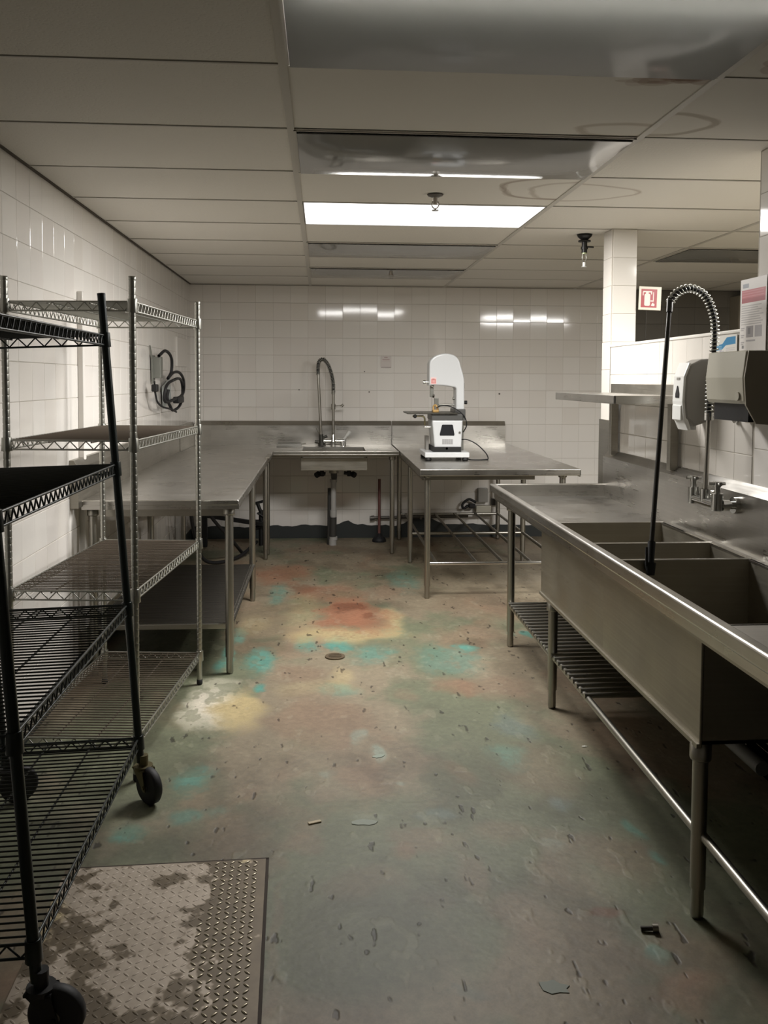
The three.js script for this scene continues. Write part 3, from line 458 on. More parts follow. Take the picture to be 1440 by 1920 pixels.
// shelf centred on its middle, y = 0 at the deck; w along x, l along z
function wireShelf(parent, w, l, frameMat, deckMat, collarMat, step = 0.0255) {
  const f = [], X = w / 2, Z = l / 2, C = [V(-X, 0, -Z), V(X, 0, -Z), V(X, 0, Z), V(-X, 0, Z)];
  for (let i = 0; i < 4; i++) {
    const a = C[i], b = C[(i + 1) % 4], n = Math.round(a.distanceTo(b) / (i % 2 ? 0.04 : 0.06));
    f.push(rod(a.clone().setY(0.002), b.clone().setY(0.002), 0.0036, 8), rod(a.clone().setY(-0.03), b.clone().setY(-0.03), 0.0034, 8), ...zigzag(a, b, 0, -0.029, n, 0.0024));
  }
  const s = mesh('shelf', f, frameMat, parent, false), d = [];
  for (const x of [-w / 6, w / 6]) d.push(rod([x, -0.004, -Z], [x, -0.004, Z], 0.003, 6));
  for (let z = -Z + 0.012; z < Z; z += step) d.push(rod([-X, 0.002, z], [X, 0.002, z], 0.0026, 5));
  stuff(mesh('wire_deck', d, deckMat, s, false));
  for (const c of C) { const q = mesh('collar', lathe([[0.0125, -0.036], [0.0195, -0.036], [0.0175, 0.012], [0.0125, 0.012]], 14), collarMat, s, false); q.position.set(c.x, 0, c.z); }
  return s;
}
{ // grey zinc rack, turned slightly
  const w = 0.455, l = 1.0, a = -5 * Math.PI / 180;
  const t = thing('wire_rack', 'grey galvanised wire shelving rack on plain feet beside the left work table', 'rack', [-0.852, 0, -3.67], a);
  for (const sx of [-1, 1]) for (const sz of [-1, 1]) {
    const p = mesh('post', postGeo(1.79, true), zinc, t, false); p.position.set(sx * w / 2, 0.022, sz * l / 2);
    mesh('foot', lathe([[0.001, -0.022], [0.011, -0.022], [0.014, -0.016], [0.014, 0.004], [0.001, 0.004]], 12), rubber, p, false);
    mesh('post_cap', lathe([[0.001, 1.794], [0.0128, 1.794], [0.0128, 1.78], [0.001, 1.78]], 12), zinc, p, false);
  }
  [1.725, 1.232, 0.69, 0.152].forEach((y, i) => { wireShelf(t, w, l, zinc, i === 0 ? zinc : zincDirty, zinc).position.y = y; });
}
{ // black-green rack on casters, leaning to the left
  const w = 0.455, l = 1.1, lean = Math.tan(4.1 * Math.PI / 180), roll = 2 * Math.PI / 180, xr = -0.614, zc = -2.45;
  const t = thing('wire_rack', 'leaning dark green-black wire shelving rack on casters, at far left', 'rack', [xr - w / 2, 0, zc]);
  for (const sx of [-1, 1]) for (const sz of [-1, 1]) {
    const x0 = sx * w / 2, dy = sx < 0 ? -0.016 : 0, y0 = 0.135;
    const p = mesh('post', rod([0, 0, 0], [-lean * 1.6, 1.6 + dy, 0], 0.0132, 14), darkEpoxy, t, false); p.position.set(x0 - lean * y0, y0, sz * l / 2);
    mesh('post_cap', rod([-lean * 1.598, 1.598 + dy, 0], [-lean * 1.606, 1.606 + dy, 0], 0.0136, 14), black, p, false);
    // caster
    const c = mesh('caster', [rod([0, 0.105, 0], [0, 0.16, 0], 0.0165, 12), rod([0, 0.112, 0], [0, 0.124, 0], 0.032, 16), extrude([[-0.03, 0.118], [0.03, 0.118], [0.046, 0.05], [0.034, 0.048], [0.02, 0.066]], 0.004, 0.0005).translate(0, 0, 0.022), extrude([[-0.03, 0.118], [0.03, 0.118], [0.046, 0.05], [0.034, 0.048], [0.02, 0.066]], 0.004, 0.0005).translate(0, 0, -0.026), box(-0.03, 0.03, 0.112, 0.118, -0.026, 0.026), rod([0.036, 0.062, -0.03], [0.036, 0.062, 0.03], 0.006, 8)], sz < 0 && sx > 0 ? brass : black, t, false);
    c.position.set(x0, 0, sz * l / 2); c.rotation.y = [0.5, -0.9, -0.8, -0.1][(sx + 1) + (sz + 1) / 2];
    const wl = mesh('wheel', lathe([[0.012, -0.017], [0.05, -0.014], [0.056, -0.016], [0.062, -0.01], [0.0625, 0], [0.062, 0.01], [0.056, 0.016], [0.05, 0.014], [0.012, 0.017]], 28).rotateX(Math.PI / 2), rubber, c, false); wl.position.set(0.034, 0.0625, 0);
    mesh('hub', rod([0.034, 0.0625, -0.02], [0.034, 0.0625, 0.02], 0.014, 12), zinc, c, false);
  }
  for (const y of [1.598, 1.163, 0.682, 0.217]) { const s = wireShelf(t, w, l, darkEpoxy, darkDeck, darkEpoxy, 0.0265); s.position.set(-lean * y, y - 0.008, 0); s.rotation.z = roll; }
}

// ---------------------------------------------------------------- diamond plate
{
  const t = thing('floor_plate', 'steel diamond tread plate with pale dried paint, lying on the floor at lower left', 'floor plate', [-0.168, 0, -2.589], 0.035);
  const W = 0.585, L = 1.2;
  const plateMap = dataTex(512, 1024, (i, j, c) => {
    const x = i / 512 * W, z = j / 1024 * L, n = fbm(x * 13, z * 12, 401, 4), m = fbm(x * 34, z * 30, 421, 3), k = fbm(x * 2.6 + 2, z * 2.4, 441, 3);
    const edge = sstep(0.36, 0.52, x + 0.12 * (fbm(z * 5, x * 5, 4, 3) - 0.5));
    const a = sstep(0.455, 0.535, k * 0.34 + n * 0.66 + 0.4 * (m - 0.5) + 0.012 - edge * 0.34) * (0.7 + 0.3 * m), y = sstep(0.62, 0.75, fbm(x * 4, z * 4, 461, 3));
    let r = 104, g = 92, b = 74; r += 24 * (m - 0.5); g += 22 * (m - 0.5); b += 18 * (m - 0.5);
    r += (184 + 8 * y - r) * a; g += (172 + 4 * y - g) * a; b += (158 - 18 * y - b) * a;
    c[0] = r; c[1] = g; c[2] = b;
  }, true);
  const pm = std({ map: plateMap, roughness: 0.5, metalness: 0.25 });
  const lugMat = std({ color: 0xa79e8a, metalness: 0.6, roughness: 0.32 });
  const g = box(-W, 0, 0.001, 0.007, 0, L), p = g.attributes.position, uv = g.attributes.uv;
  for (let i = 0; i < p.count; i++) uv.setXY(i, (p.getX(i) + W) / W, p.getZ(i) / L);
  mesh('plate', g, pm, t, false);
  mesh('gap_strip', [box(0, 0.009, 0, 0.0035, -0.012, L), box(-W, 0.009, 0, 0.0035, -0.012, 0)], std({ color: 0x33271c, roughness: 0.8 }), t);  // dark strips standing in for the shaded gap along the plate edges
  const lug = new THREE.SphereGeometry(1, 8, 4, 0, Math.PI * 2, 0, Math.PI / 2).scale(0.0108, 0.0032, 0.0034), worn = [], bright = [], s = 0.0225;
  let row = 0;
  for (let z = 0.014; z < L - 0.01; z += s, row++) for (let x = -W + 0.014, k = 0; x < -0.01; x += s, k++) {
    const q = lug.clone().rotateY(((k + row) % 2 ? 1 : -1) * 0.785).translate(x, 0.0068, z), u = (x + W), edge = sstep(0.36, 0.52, u + 0.12 * (fbm(z * 5, u * 5, 4, 3) - 0.5));
    for (let i = 0, a = q.attributes; i < a.position.count; i++) a.uv.setXY(i, (a.position.getX(i) + W) / W, a.position.getZ(i) / L);
    if (edge < 0.3) q.translate(0, -0.0068, 0).scale(1, 0.5, 1).translate(0, 0.0068, 0);
    (edge > 0.3 ? bright : worn).push(q);
  }
  stuff(mesh('tread_lugs', worn, pm, t, false)); stuff(mesh('bright_tread_lugs', bright, lugMat, t, false));
}

// ---------------------------------------------------------------- bone saw
{
  const t = thing('band_saw', 'white meat band saw standing on the steel table at the back', 'saw', [0.905, TOP, -6.25]);
  for (const x of [-0.135, 0.135]) for (const z of [-0.03, -0.33]) { const f = mesh('foot', lathe([[0.001, 0], [0.02, 0], [0.024, 0.012], [0.018, 0.026], [0.001, 0.026]], 16), black, t, false); f.position.set(x, 0, z); }
  mesh('base', rbox(-0.163, 0.163, 0.024, 0.063, -0.37, 0, 0.008, 3), whiteEnamel, t);
  mesh('plinth', box(-0.1, 0.105, 0.06, 0.1, -0.34, -0.03), black, t);
  mesh('cabinet', extrude([[-0.088, 0.09], [0.108, 0.09], [0.118, 0.293], [-0.108, 0.293]], 0.26, 0.012).translate(0, 0, -0.3), whiteEnamel, t);
  mesh('cabinet_window', extrude([[-0.05, 0.182], [0.054, 0.182], [0.056, 0.192], [0.044, 0.258], [0.038, 0.262], [-0.03, 0.262], [-0.036, 0.258], [-0.052, 0.192]], 0.006, 0.001).translate(0, 0, -0.043), darkPlastic, t);
  mesh('rating_label', box(-0.034, 0.046, 0.118, 0.157, -0.041, -0.0395), std({ map: canvasTex(128, 64, (c) => { c.fillStyle = '#a9a9a9'; c.fillRect(0, 0, 128, 64); c.fillStyle = '#8b8b8c'; for (let k = 0; k < 6; k++) for (let j = 0; j < 5; j++) c.fillRect(6 + j * 24, 6 + k * 9.5, 12 + 8 * rnd(), 5); }), roughness: 0.4 }), t, false);
  mesh('door_knob', rod([0.094, 0.205, -0.045], [0.094, 0.205, -0.032], 0.008, 10), legSteel, t);
  mesh('latch', rod([0.0, 0.088, -0.05], [0.0, 0.088, -0.03], 0.009, 10), chrome, t);
  mesh('side_post', [box(-0.132, -0.112, 0.06, 0.17, -0.3, -0.2)], greyPlastic, t);
  mesh('side_post', [box(0.118, 0.15, 0.06, 0.25, -0.3, -0.2)], zinc, t);
  mesh('table_support', [rbox(-0.112, 0.118, 0.293, 0.338, -0.3, -0.04, 0.006), rbox(0.06, 0.14, 0.29, 0.375, -0.29, -0.06, 0.006)], std({ color: 0x686866, metalness: 0.7, roughness: 0.4 }), t);
  mesh('saw_table', rbox(-0.29, 0.075, 0.338, 0.349, -0.36, -0.02, 0.003), std({ color: 0x5a5852, metalness: 0.9, roughness: 0.35 }), t);
  mesh('table_crank', [rod([-0.25, 0.322, -0.05], [-0.17, 0.325, -0.05], 0.006, 8), tube([[-0.19, 0.325, -0.05], [-0.165, 0.315, -0.05], [-0.16, 0.28, -0.05], [-0.16, 0.255, -0.05]], 0.006, 16, 8)], brass, t);
  mesh('crank_knob', new THREE.SphereGeometry(0.014, 14, 10).translate(-0.232, 0.322, -0.05), black, t);
  mesh('chip_tray', rbox(-0.165, -0.11, 0.238, 0.25, -0.14, -0.04, 0.004), chrome, t);
  // head, neck: one casting
  const S = new THREE.Shape(); S.moveTo(-0.122, 0.545); S.lineTo(-0.122, 0.70); S.bezierCurveTo(-0.12, 0.75, -0.06, 0.782, 0.005, 0.78); S.bezierCurveTo(0.07, 0.778, 0.1, 0.745, 0.108, 0.70); S.bezierCurveTo(0.118, 0.66, 0.137, 0.62, 0.138, 0.57); S.lineTo(0.14, 0.34); S.lineTo(0.078, 0.34); S.lineTo(0.078, 0.515); S.bezierCurveTo(0.076, 0.53, 0.07, 0.533, 0.05, 0.535); S.bezierCurveTo(0, 0.545, -0.06, 0.55, -0.122, 0.545);
  mesh('head', new THREE.ExtrudeGeometry(S, { depth: 0.13, bevelEnabled: true, bevelSize: 0.012, bevelOffset: -0.012, bevelThickness: 0.012, bevelSegments: 4, curveSegments: 24 }).translate(0, 0, -0.25), whiteEnamel, t, false);
  mesh('warning_label', box(-0.112, -0.07, 0.555, 0.605, -0.1085, -0.106), std({ map: canvasTex(64, 64, (c) => { c.fillStyle = '#e7c9c6'; c.fillRect(0, 0, 64, 64); c.fillStyle = '#cf8985'; c.fillRect(6, 14, 52, 44); c.fillStyle = '#b4574f'; c.fillRect(18, 12, 24, 6); c.fillStyle = '#dca29c'; c.fillRect(20, 26, 26, 22); }), roughness: 0.5 }), t, false);
  mesh('tension_knob', [rod([-0.12, 0.57, -0.18], [-0.142, 0.57, -0.18], 0.008, 10), rod([-0.142, 0.57, -0.18], [-0.16, 0.57, -0.18], 0.014, 12)], chrome, t);
  mesh('side_hinge', box(0.139, 0.146, 0.525, 0.565, -0.2, -0.16), black, t);
  mesh('side_knob', [rod([0.138, 0.42, -0.18], [0.15, 0.42, -0.18], 0.006, 8), rod([0.15, 0.42, -0.18], [0.17, 0.42, -0.18], 0.014, 14)], black, t);
  mesh('blade', [box(-0.0945, -0.0935, 0.34, 0.555, -0.19, -0.174)], chrome, t);
  mesh('blade_guide', [rbox(-0.108, -0.082, 0.46, 0.555, -0.2, -0.165, 0.003), rod([-0.085, 0.46, -0.16], [-0.085, 0.475, -0.14], 0.008, 10), rod([-0.104, 0.545, -0.15], [-0.084, 0.538, -0.15], 0.009, 10)], zinc, t);
  mesh('portion_guide', [rbox(-0.072, -0.04, 0.35, 0.452, -0.22, -0.2, 0.003), rod([-0.04, 0.4, -0.2], [0.075, 0.405, -0.2], 0.006, 10), rod([0.06, 0.45, -0.17], [0.075, 0.45, -0.17], 0.011, 10)], zinc, t);
  mesh('pusher', [rbox(-0.095, -0.05, 0.349, 0.368, -0.16, -0.1, 0.006), tube([[-0.088, 0.36, -0.13], [-0.085, 0.395, -0.13], [-0.07, 0.4, -0.12], [-0.056, 0.365, -0.11]], 0.007, 20, 8)], std({ color: 0xb9955a, roughness: 0.5 }), t);
  mesh('cable', tube([[-0.068, 0.385, -0.09], [-0.04, 0.398, -0.06], [0.02, 0.395, -0.03], [0.08, 0.365, -0.03], [0.13, 0.32, -0.05], [0.155, 0.26, -0.1], [0.15, 0.2, -0.2]], 0.0042, 50, 8), rubber, t, false);
  mesh('power_cord', tube([[0.115, 0.15, -0.1], [0.15, 0.152, -0.06], [0.22, 0.12, -0.06], [0.3, 0.045, -0.08], [0.318, 0.008, -0.1], [0.29, 0.005, -0.06], [0.22, 0.005, -0.03], [0.175, 0.006, -0.04], [0.155, 0.012, -0.08]], 0.0042, 70, 8), rubber, t, false);
}

// ---------------------------------------------------------------- wall shelf over the sink
{
  const t = thing('wall_shelf', 'stainless steel wall shelf with upturned back above the far end of the big sink', 'shelf');
  const x0 = 1.285, x1 = 1.618, z0 = -4.74, z1 = -3.77, y = 1.392;
  mesh('shelf_board', [rbox(x0, x1, y - 0.005, y, z0, z1, 0.002), rbox(x0, x0 + 0.01, y - 0.038, y, z0, z1, 0.003), rbox(x0, x1, y - 0.038, y, z1 - 0.01, z1, 0.003), rbox(x0, x1, y - 0.038, y, z0, z0 + 0.01, 0.003)], steel, t);
  mesh('upturn', box(x1 - 0.008, x1, y - 0.002, 1.44, z0 - 0.04, z1), steelDull, t);
  for (const z of [-4.67, -3.86]) mesh('support_post', [rbox(1.572, 1.612, 1.05, y - 0.004, z - 0.02, z + 0.02, 0.004), rbox(1.3, 1.6, y - 0.03, y - 0.006, z - 0.015, z + 0.015, 0.003)], steelDull, t);
}

// ---------------------------------------------------------------- dispensers, notices, signs
{
  const t = thing('soap_dispenser', 'white and grey push soap dispenser on the half wall, left of the beige towel dispenser', 'dispenser', [XH - 0.004, 1.272, -3.585]);
  // profile in (depth away from wall, height); extruded along z
  const prof = (o) => [[0, 0.02 - o], [0.075, -0.005 - o], [0.115, 0.03], [0.122, 0.1], [0.118, 0.2], [0.1, 0.252 + o], [0.05, 0.276 + o], [0, 0.28 + o]];
  const put = (g) => g.rotateY(Math.PI).scale(1, 1, 1);
  const body = extrude(prof(0).map(([d, h]) => [-d, h]), 0.115, 0.012).translate(0, 0, -0.0575); mesh('body', body, greyPlastic, t, false);
  const front = extrude([[-0.1, 0.262], [-0.122, 0.205], [-0.127, 0.1], [-0.12, 0.025], [-0.1, -0.02], [-0.086, -0.02], [-0.1, 0.03], [-0.108, 0.1], [-0.104, 0.2], [-0.088, 0.258]], 0.108, 0.006).translate(0, 0, -0.054); mesh('front_cover', front, whitePlastic, t, false);
  mesh('level_window', extrude([[-0.018, 0], [0.018, 0], [0.018, 0.016], [0, 0.05], [-0.018, 0.016]], 0.004, 0).rotateY(-Math.PI / 2).translate(-0.1245, 0.115, 0), darkPlastic, t);
  mesh('maker_badge', box(-0.1245, -0.1205, 0.19, 0.2, -0.016, 0.016), greyPlastic, t);
  mesh('push_bar', rbox(-0.13, -0.118, 0.02, 0.085, -0.045, 0.045, 0.005), whitePlastic, t);
  mesh('nozzle', rod([-0.055, -0.02, 0.0], [-0.055, 0.01, 0.0], 0.012, 10), whitePlastic, t);
}
{
  const t = thing('towel_dispenser', 'beige paper towel dispenser with a dark outlet at the right edge of the picture', 'dispenser', [XH - 0.002, 1.26, -3.07]);
  const z0 = -0.138, z1 = 0.155;
  mesh('cover', extrude([[0, 0.118], [-0.165, 0.118], [-0.172, 0.13], [-0.178, 0.21], [-0.168, 0.3], [-0.16, 0.304], [0, 0.304]], z1 - z0, 0.005).translate(0, 0, z0), beigePlastic, t, false);
  mesh('side_cheek', extrude([[0, 0.04], [-0.13, 0.05], [-0.168, 0.115], [-0.175, 0.21], [-0.162, 0.303], [0, 0.303]], 0.01, 0.002).translate(0, 0, z1 - 0.002), taupePlastic, t, false);
  mesh('outlet', [box(-0.15, 0, 0.055, 0.118, z0 + 0.02, z1 - 0.01)], darkPlastic, t);
  mesh('lock', rod([-0.172, 0.145, 0.115], [-0.179, 0.145, 0.115], 0.016, 16), beigePlastic, t);
  mesh('back_plate', box(-0.02, 0, 0.04, 0.118, z0, z1), taupePlastic, t);
}
{
  const notice = canvasTex(256, 360, (c) => {
    c.fillStyle = '#d2cdc8'; c.fillRect(0, 0, 256, 360); c.fillStyle = '#84868e'; c.fillRect(22, 22, 60, 20); c.fillStyle = '#a9484d'; c.fillRect(14, 52, 232, 62); c.fillStyle = '#92282f'; c.fillRect(14, 92, 232, 22); c.fillStyle = '#b96c6f'; for (let k = 0; k < 3; k++) c.fillRect(20, 58 + k * 12, 210, 4);
    c.fillStyle = '#aaa5a2'; for (let k = 0; k < 9; k++) c.fillRect(14, 126 + k * 11, 150 + 70 * rnd(), 5);
    c.fillStyle = '#a09b99'; for (let r = 0; r < 3; r++) for (let k = 0; k < 3; k++) { c.fillRect(14, 232 + r * 34, 34, 6); c.fillRect(14, 242 + r * 34, 26, 5); }
    c.fillStyle = '#8d8887'; c.fillRect(66, 226, 70, 54); c.fillStyle = '#6f6b6c'; c.fillRect(82, 234, 26, 30); c.fillStyle = '#9b9797'; c.fillRect(150, 226, 70, 54); c.fillRect(66, 292, 90, 8); c.fillStyle = '#7b7877'; c.fillRect(24, 318, 22, 14); c.fillStyle = '#b3aeaa'; c.fillRect(14, 344, 230, 3);
  });
  const m = mesh('notice', new THREE.BoxGeometry(0.2, 0.285, 0.0015), [0, 1, 2, 3, 4, 5].map((k) => std(k === 4 ? { map: notice, roughness: 0.45 } : { color: 0xd2cdc8, roughness: 0.5 })), scene, false);
  m.position.set(1.555, 1.703, -3.19); m.rotation.set(0, -Math.PI / 2, 0); m.rotation.x = 0;
  m.position.x = XH - 0.01; tag(m, 'white paper notice with a red band, standing above the beige towel dispenser', 'notice');
  const blue = canvasTex(160, 128, (c) => { c.fillStyle = '#cfccc4'; c.fillRect(0, 0, 160, 128); c.fillStyle = '#2478a4'; c.beginPath(); c.moveTo(4, 52); c.lineTo(60, 44); c.lineTo(90, 12); c.lineTo(150, 10); c.lineTo(150, 48); c.lineTo(84, 52); c.lineTo(56, 74); c.lineTo(4, 78); c.fill(); c.fillStyle = '#9fb9c6'; for (let k = 0; k < 4; k++) c.fillRect(6, 54 + k * 6, 50, 2); c.fillStyle = '#a7a2a6'; c.fillRect(40, 74, 16, 40); c.fillRect(60, 80, 10, 30); c.fillStyle = '#b9b4b2'; for (let k = 0; k < 6; k++) c.fillRect(86, 66 + k * 9, 60, 4); c.fillStyle = '#bdb8b2'; c.fillRect(10, 118, 140, 5); });
  const n = mesh('notice', new THREE.BoxGeometry(0.2, 0.1, 0.0015), [0, 1, 2, 3, 4, 5].map((k) => std(k === 4 ? { map: blue, roughness: 0.4 } : { color: 0xcfccc4, roughness: 0.5 })), scene, false);
  n.position.set(XH - 0.0075, 1.592, -3.415); n.rotation.y = -Math.PI / 2; tag(n, 'small blue and white notice behind the spring of the right-hand faucet', 'notice');
  const fire = canvasTex(256, 256, (c) => {
    c.fillStyle = '#c6bfae'; c.fillRect(0, 0, 256, 256); c.fillStyle = '#90141c'; c.fillRect(22, 28, 184, 200); c.fillStyle = '#cfc3b8';
    c.beginPath(); c.roundRect(62, 78, 66, 132, 16); c.fill(); c.fillRect(78, 58, 30, 24); c.fillRect(46, 50, 92, 14); c.fillRect(136, 50, 12, 34); c.fillRect(40, 58, 10, 40);
    c.fillRect(160, 60, 10, 100); c.fillRect(132, 150, 38, 12); c.beginPath(); c.moveTo(140, 208); c.quadraticCurveTo(150, 176, 166, 172); c.quadraticCurveTo(164, 190, 178, 182); c.quadraticCurveTo(188, 200, 176, 212); c.fill();
  });
  const f = mesh('fire_sign', new RoundedBoxGeometry(0.128, 0.132, 0.006, 2, 0.002), std({ map: fire, roughness: 0.35 }), scene, false);
  const p = f.geometry.attributes.position, uv = f.geometry.attributes.uv; for (let i = 0; i < p.count; i++) uv.setXY(i, p.getX(i) / 0.128 + 0.5, p.getY(i) / 0.132 + 0.5);
  f.position.set(1.842, 1.922, -4.828); f.rotation.z = -0.03; tag(f, 'red fire extinguisher sign with a pale border on the right side of the white column', 'sign');
  const st = mesh('wall_sticker', new THREE.BoxGeometry(0.094, 0.105, 0.002), [0, 1, 2, 3, 4, 5].map((k) => std(k === 4 ? { map: canvasTex(96, 104, (c) => { c.fillStyle = '#cfc7c2'; c.fillRect(0, 0, 96, 104); c.fillStyle = '#b39d98'; c.fillRect(30, 8, 32, 9); c.fillRect(14, 28, 66, 8); c.fillStyle = '#c4bab5'; c.fillRect(8, 44, 80, 3); c.fillStyle = '#948c86'; c.fillRect(2, 98, 92, 4); }), roughness: 0.5 } : { color: 0xcfc7c2, roughness: 0.5 })), scene, false);
  st.position.set(0.584, 1.622, ZB + 0.0095); tag(st, 'small pale printed notice stuck on the back wall tiles between faucet and saw', 'notice');
}

// ---------------------------------------------------------------- left wall: bracket, cord, plates
{
  const t = thing('wall_bracket', 'small grey metal holder fixed to the left wall above the coiled black cord', 'bracket', [XL + 0.009, 1.56, -6.2]);
  mesh('holder', [extrude([[-0.12, 0.125], [-0.06, 0.06], [0.04, 0.06], [0.07, 0.02], [0.04, -0.09], [0, -0.13], [-0.05, -0.14], [-0.06, 0.03]], 0.012, 0.002).rotateY(Math.PI / 2).scale(1, 1, 1), rbox(0, 0.06, -0.1, 0.05, -0.06, 0.03, 0.004)], std({ color: 0x85867f, roughness: 0.5, metalness: 0.4 }), t);
  const c = thing('power_cord', 'coiled black power cord with plug hanging on the left wall', 'cord', [XL + 0.03, 0, 0]);
  const W = (z, y, d) => [d, y, z];
  mesh('cable', tube([W(-6.16, 1.615, 0.03), W(-6.3, 1.655, 0.05), W(-6.5, 1.6, 0.06), W(-6.54, 1.51, 0.05), W(-6.45, 1.46, 0.04), W(-6.6, 1.5, 0.05), W(-6.95, 1.5, 0.05), W(-7.12, 1.44, 0.05), W(-7.05, 1.36, 0.06), W(-6.6, 1.3, 0.05), W(-6.3, 1.31, 0.04), W(-6.3, 1.39, 0.05), W(-6.6, 1.45, 0.06), W(-7.0, 1.44, 0.05), W(-7.12, 1.36, 0.04), W(-6.95, 1.26, 0.05), W(-6.7, 1.22, 0.04), W(-6.5, 1.25, 0.05), W(-6.42, 1.32, 0.04), W(-6.42, 1.38, 0.05)], 0.011, 220, 8), rubber, c, false);
  mesh('plug_lead', tube([W(-6.75, 1.205, 0.05), W(-6.5, 1.235, 0.05), W(-6.2, 1.265, 0.04), W(-6.02, 1.31, 0.04), W(-5.96, 1.37, 0.04)], 0.007, 60, 8), rubber, c, false);
  mesh('plug', [rbox(0.02, 0.06, 1.37, 1.42, -5.99, -5.93, 0.008), rod([0.04, 1.41, -5.95], [0.04, 1.44, -5.94], 0.006, 8)], black, c);
  mesh('connector', [rbox(0.025, 0.075, 1.27, 1.32, -6.98, -6.74, 0.01)], black, c);
  const pp = mesh('paper_tag', new RoundedBoxGeometry(0.006, 0.17, 0.34, 2, 0.002), std({ color: 0xb4bab6, roughness: 0.6 }), scene, true); pp.position.set(XL + 0.02, 1.35, -6.68); pp.rotation.x = 0.2; tag(pp, 'pale crumpled paper tag behind the coiled cord on the left wall', 'paper');
  const pl = mesh('cover_plate', [rbox(XL, XL + 0.018, 1.56, 1.8, -7.72, -7.2, 0.005)], tileMats[1], scene); tag(pl, 'flat painted cover panel on the left wall close to the back corner', 'panel');
  const h = thing('wall_hook', 'small dark angle hook on the left wall beside the leaning rack post', 'hook', [XL, 1.49, -4.77]);
  mesh('arm', [rbox(0, 0.055, 0.0, 0.018, -0.012, 0.012, 0.003), rbox(0, 0.012, -0.07, 0.015, -0.006, 0.006, 0.002)], std({ color: 0x3c3833, roughness: 0.6, metalness: 0.4 }), h);
  const cd = mesh('wall_conduit', [rbox(XL, XL + 0.03, 0.1, 1.88, -4.39, -4.35, 0.006)], tileMats[0], scene); tag(cd, 'white painted upright conduit strip on the left wall', 'conduit');
}

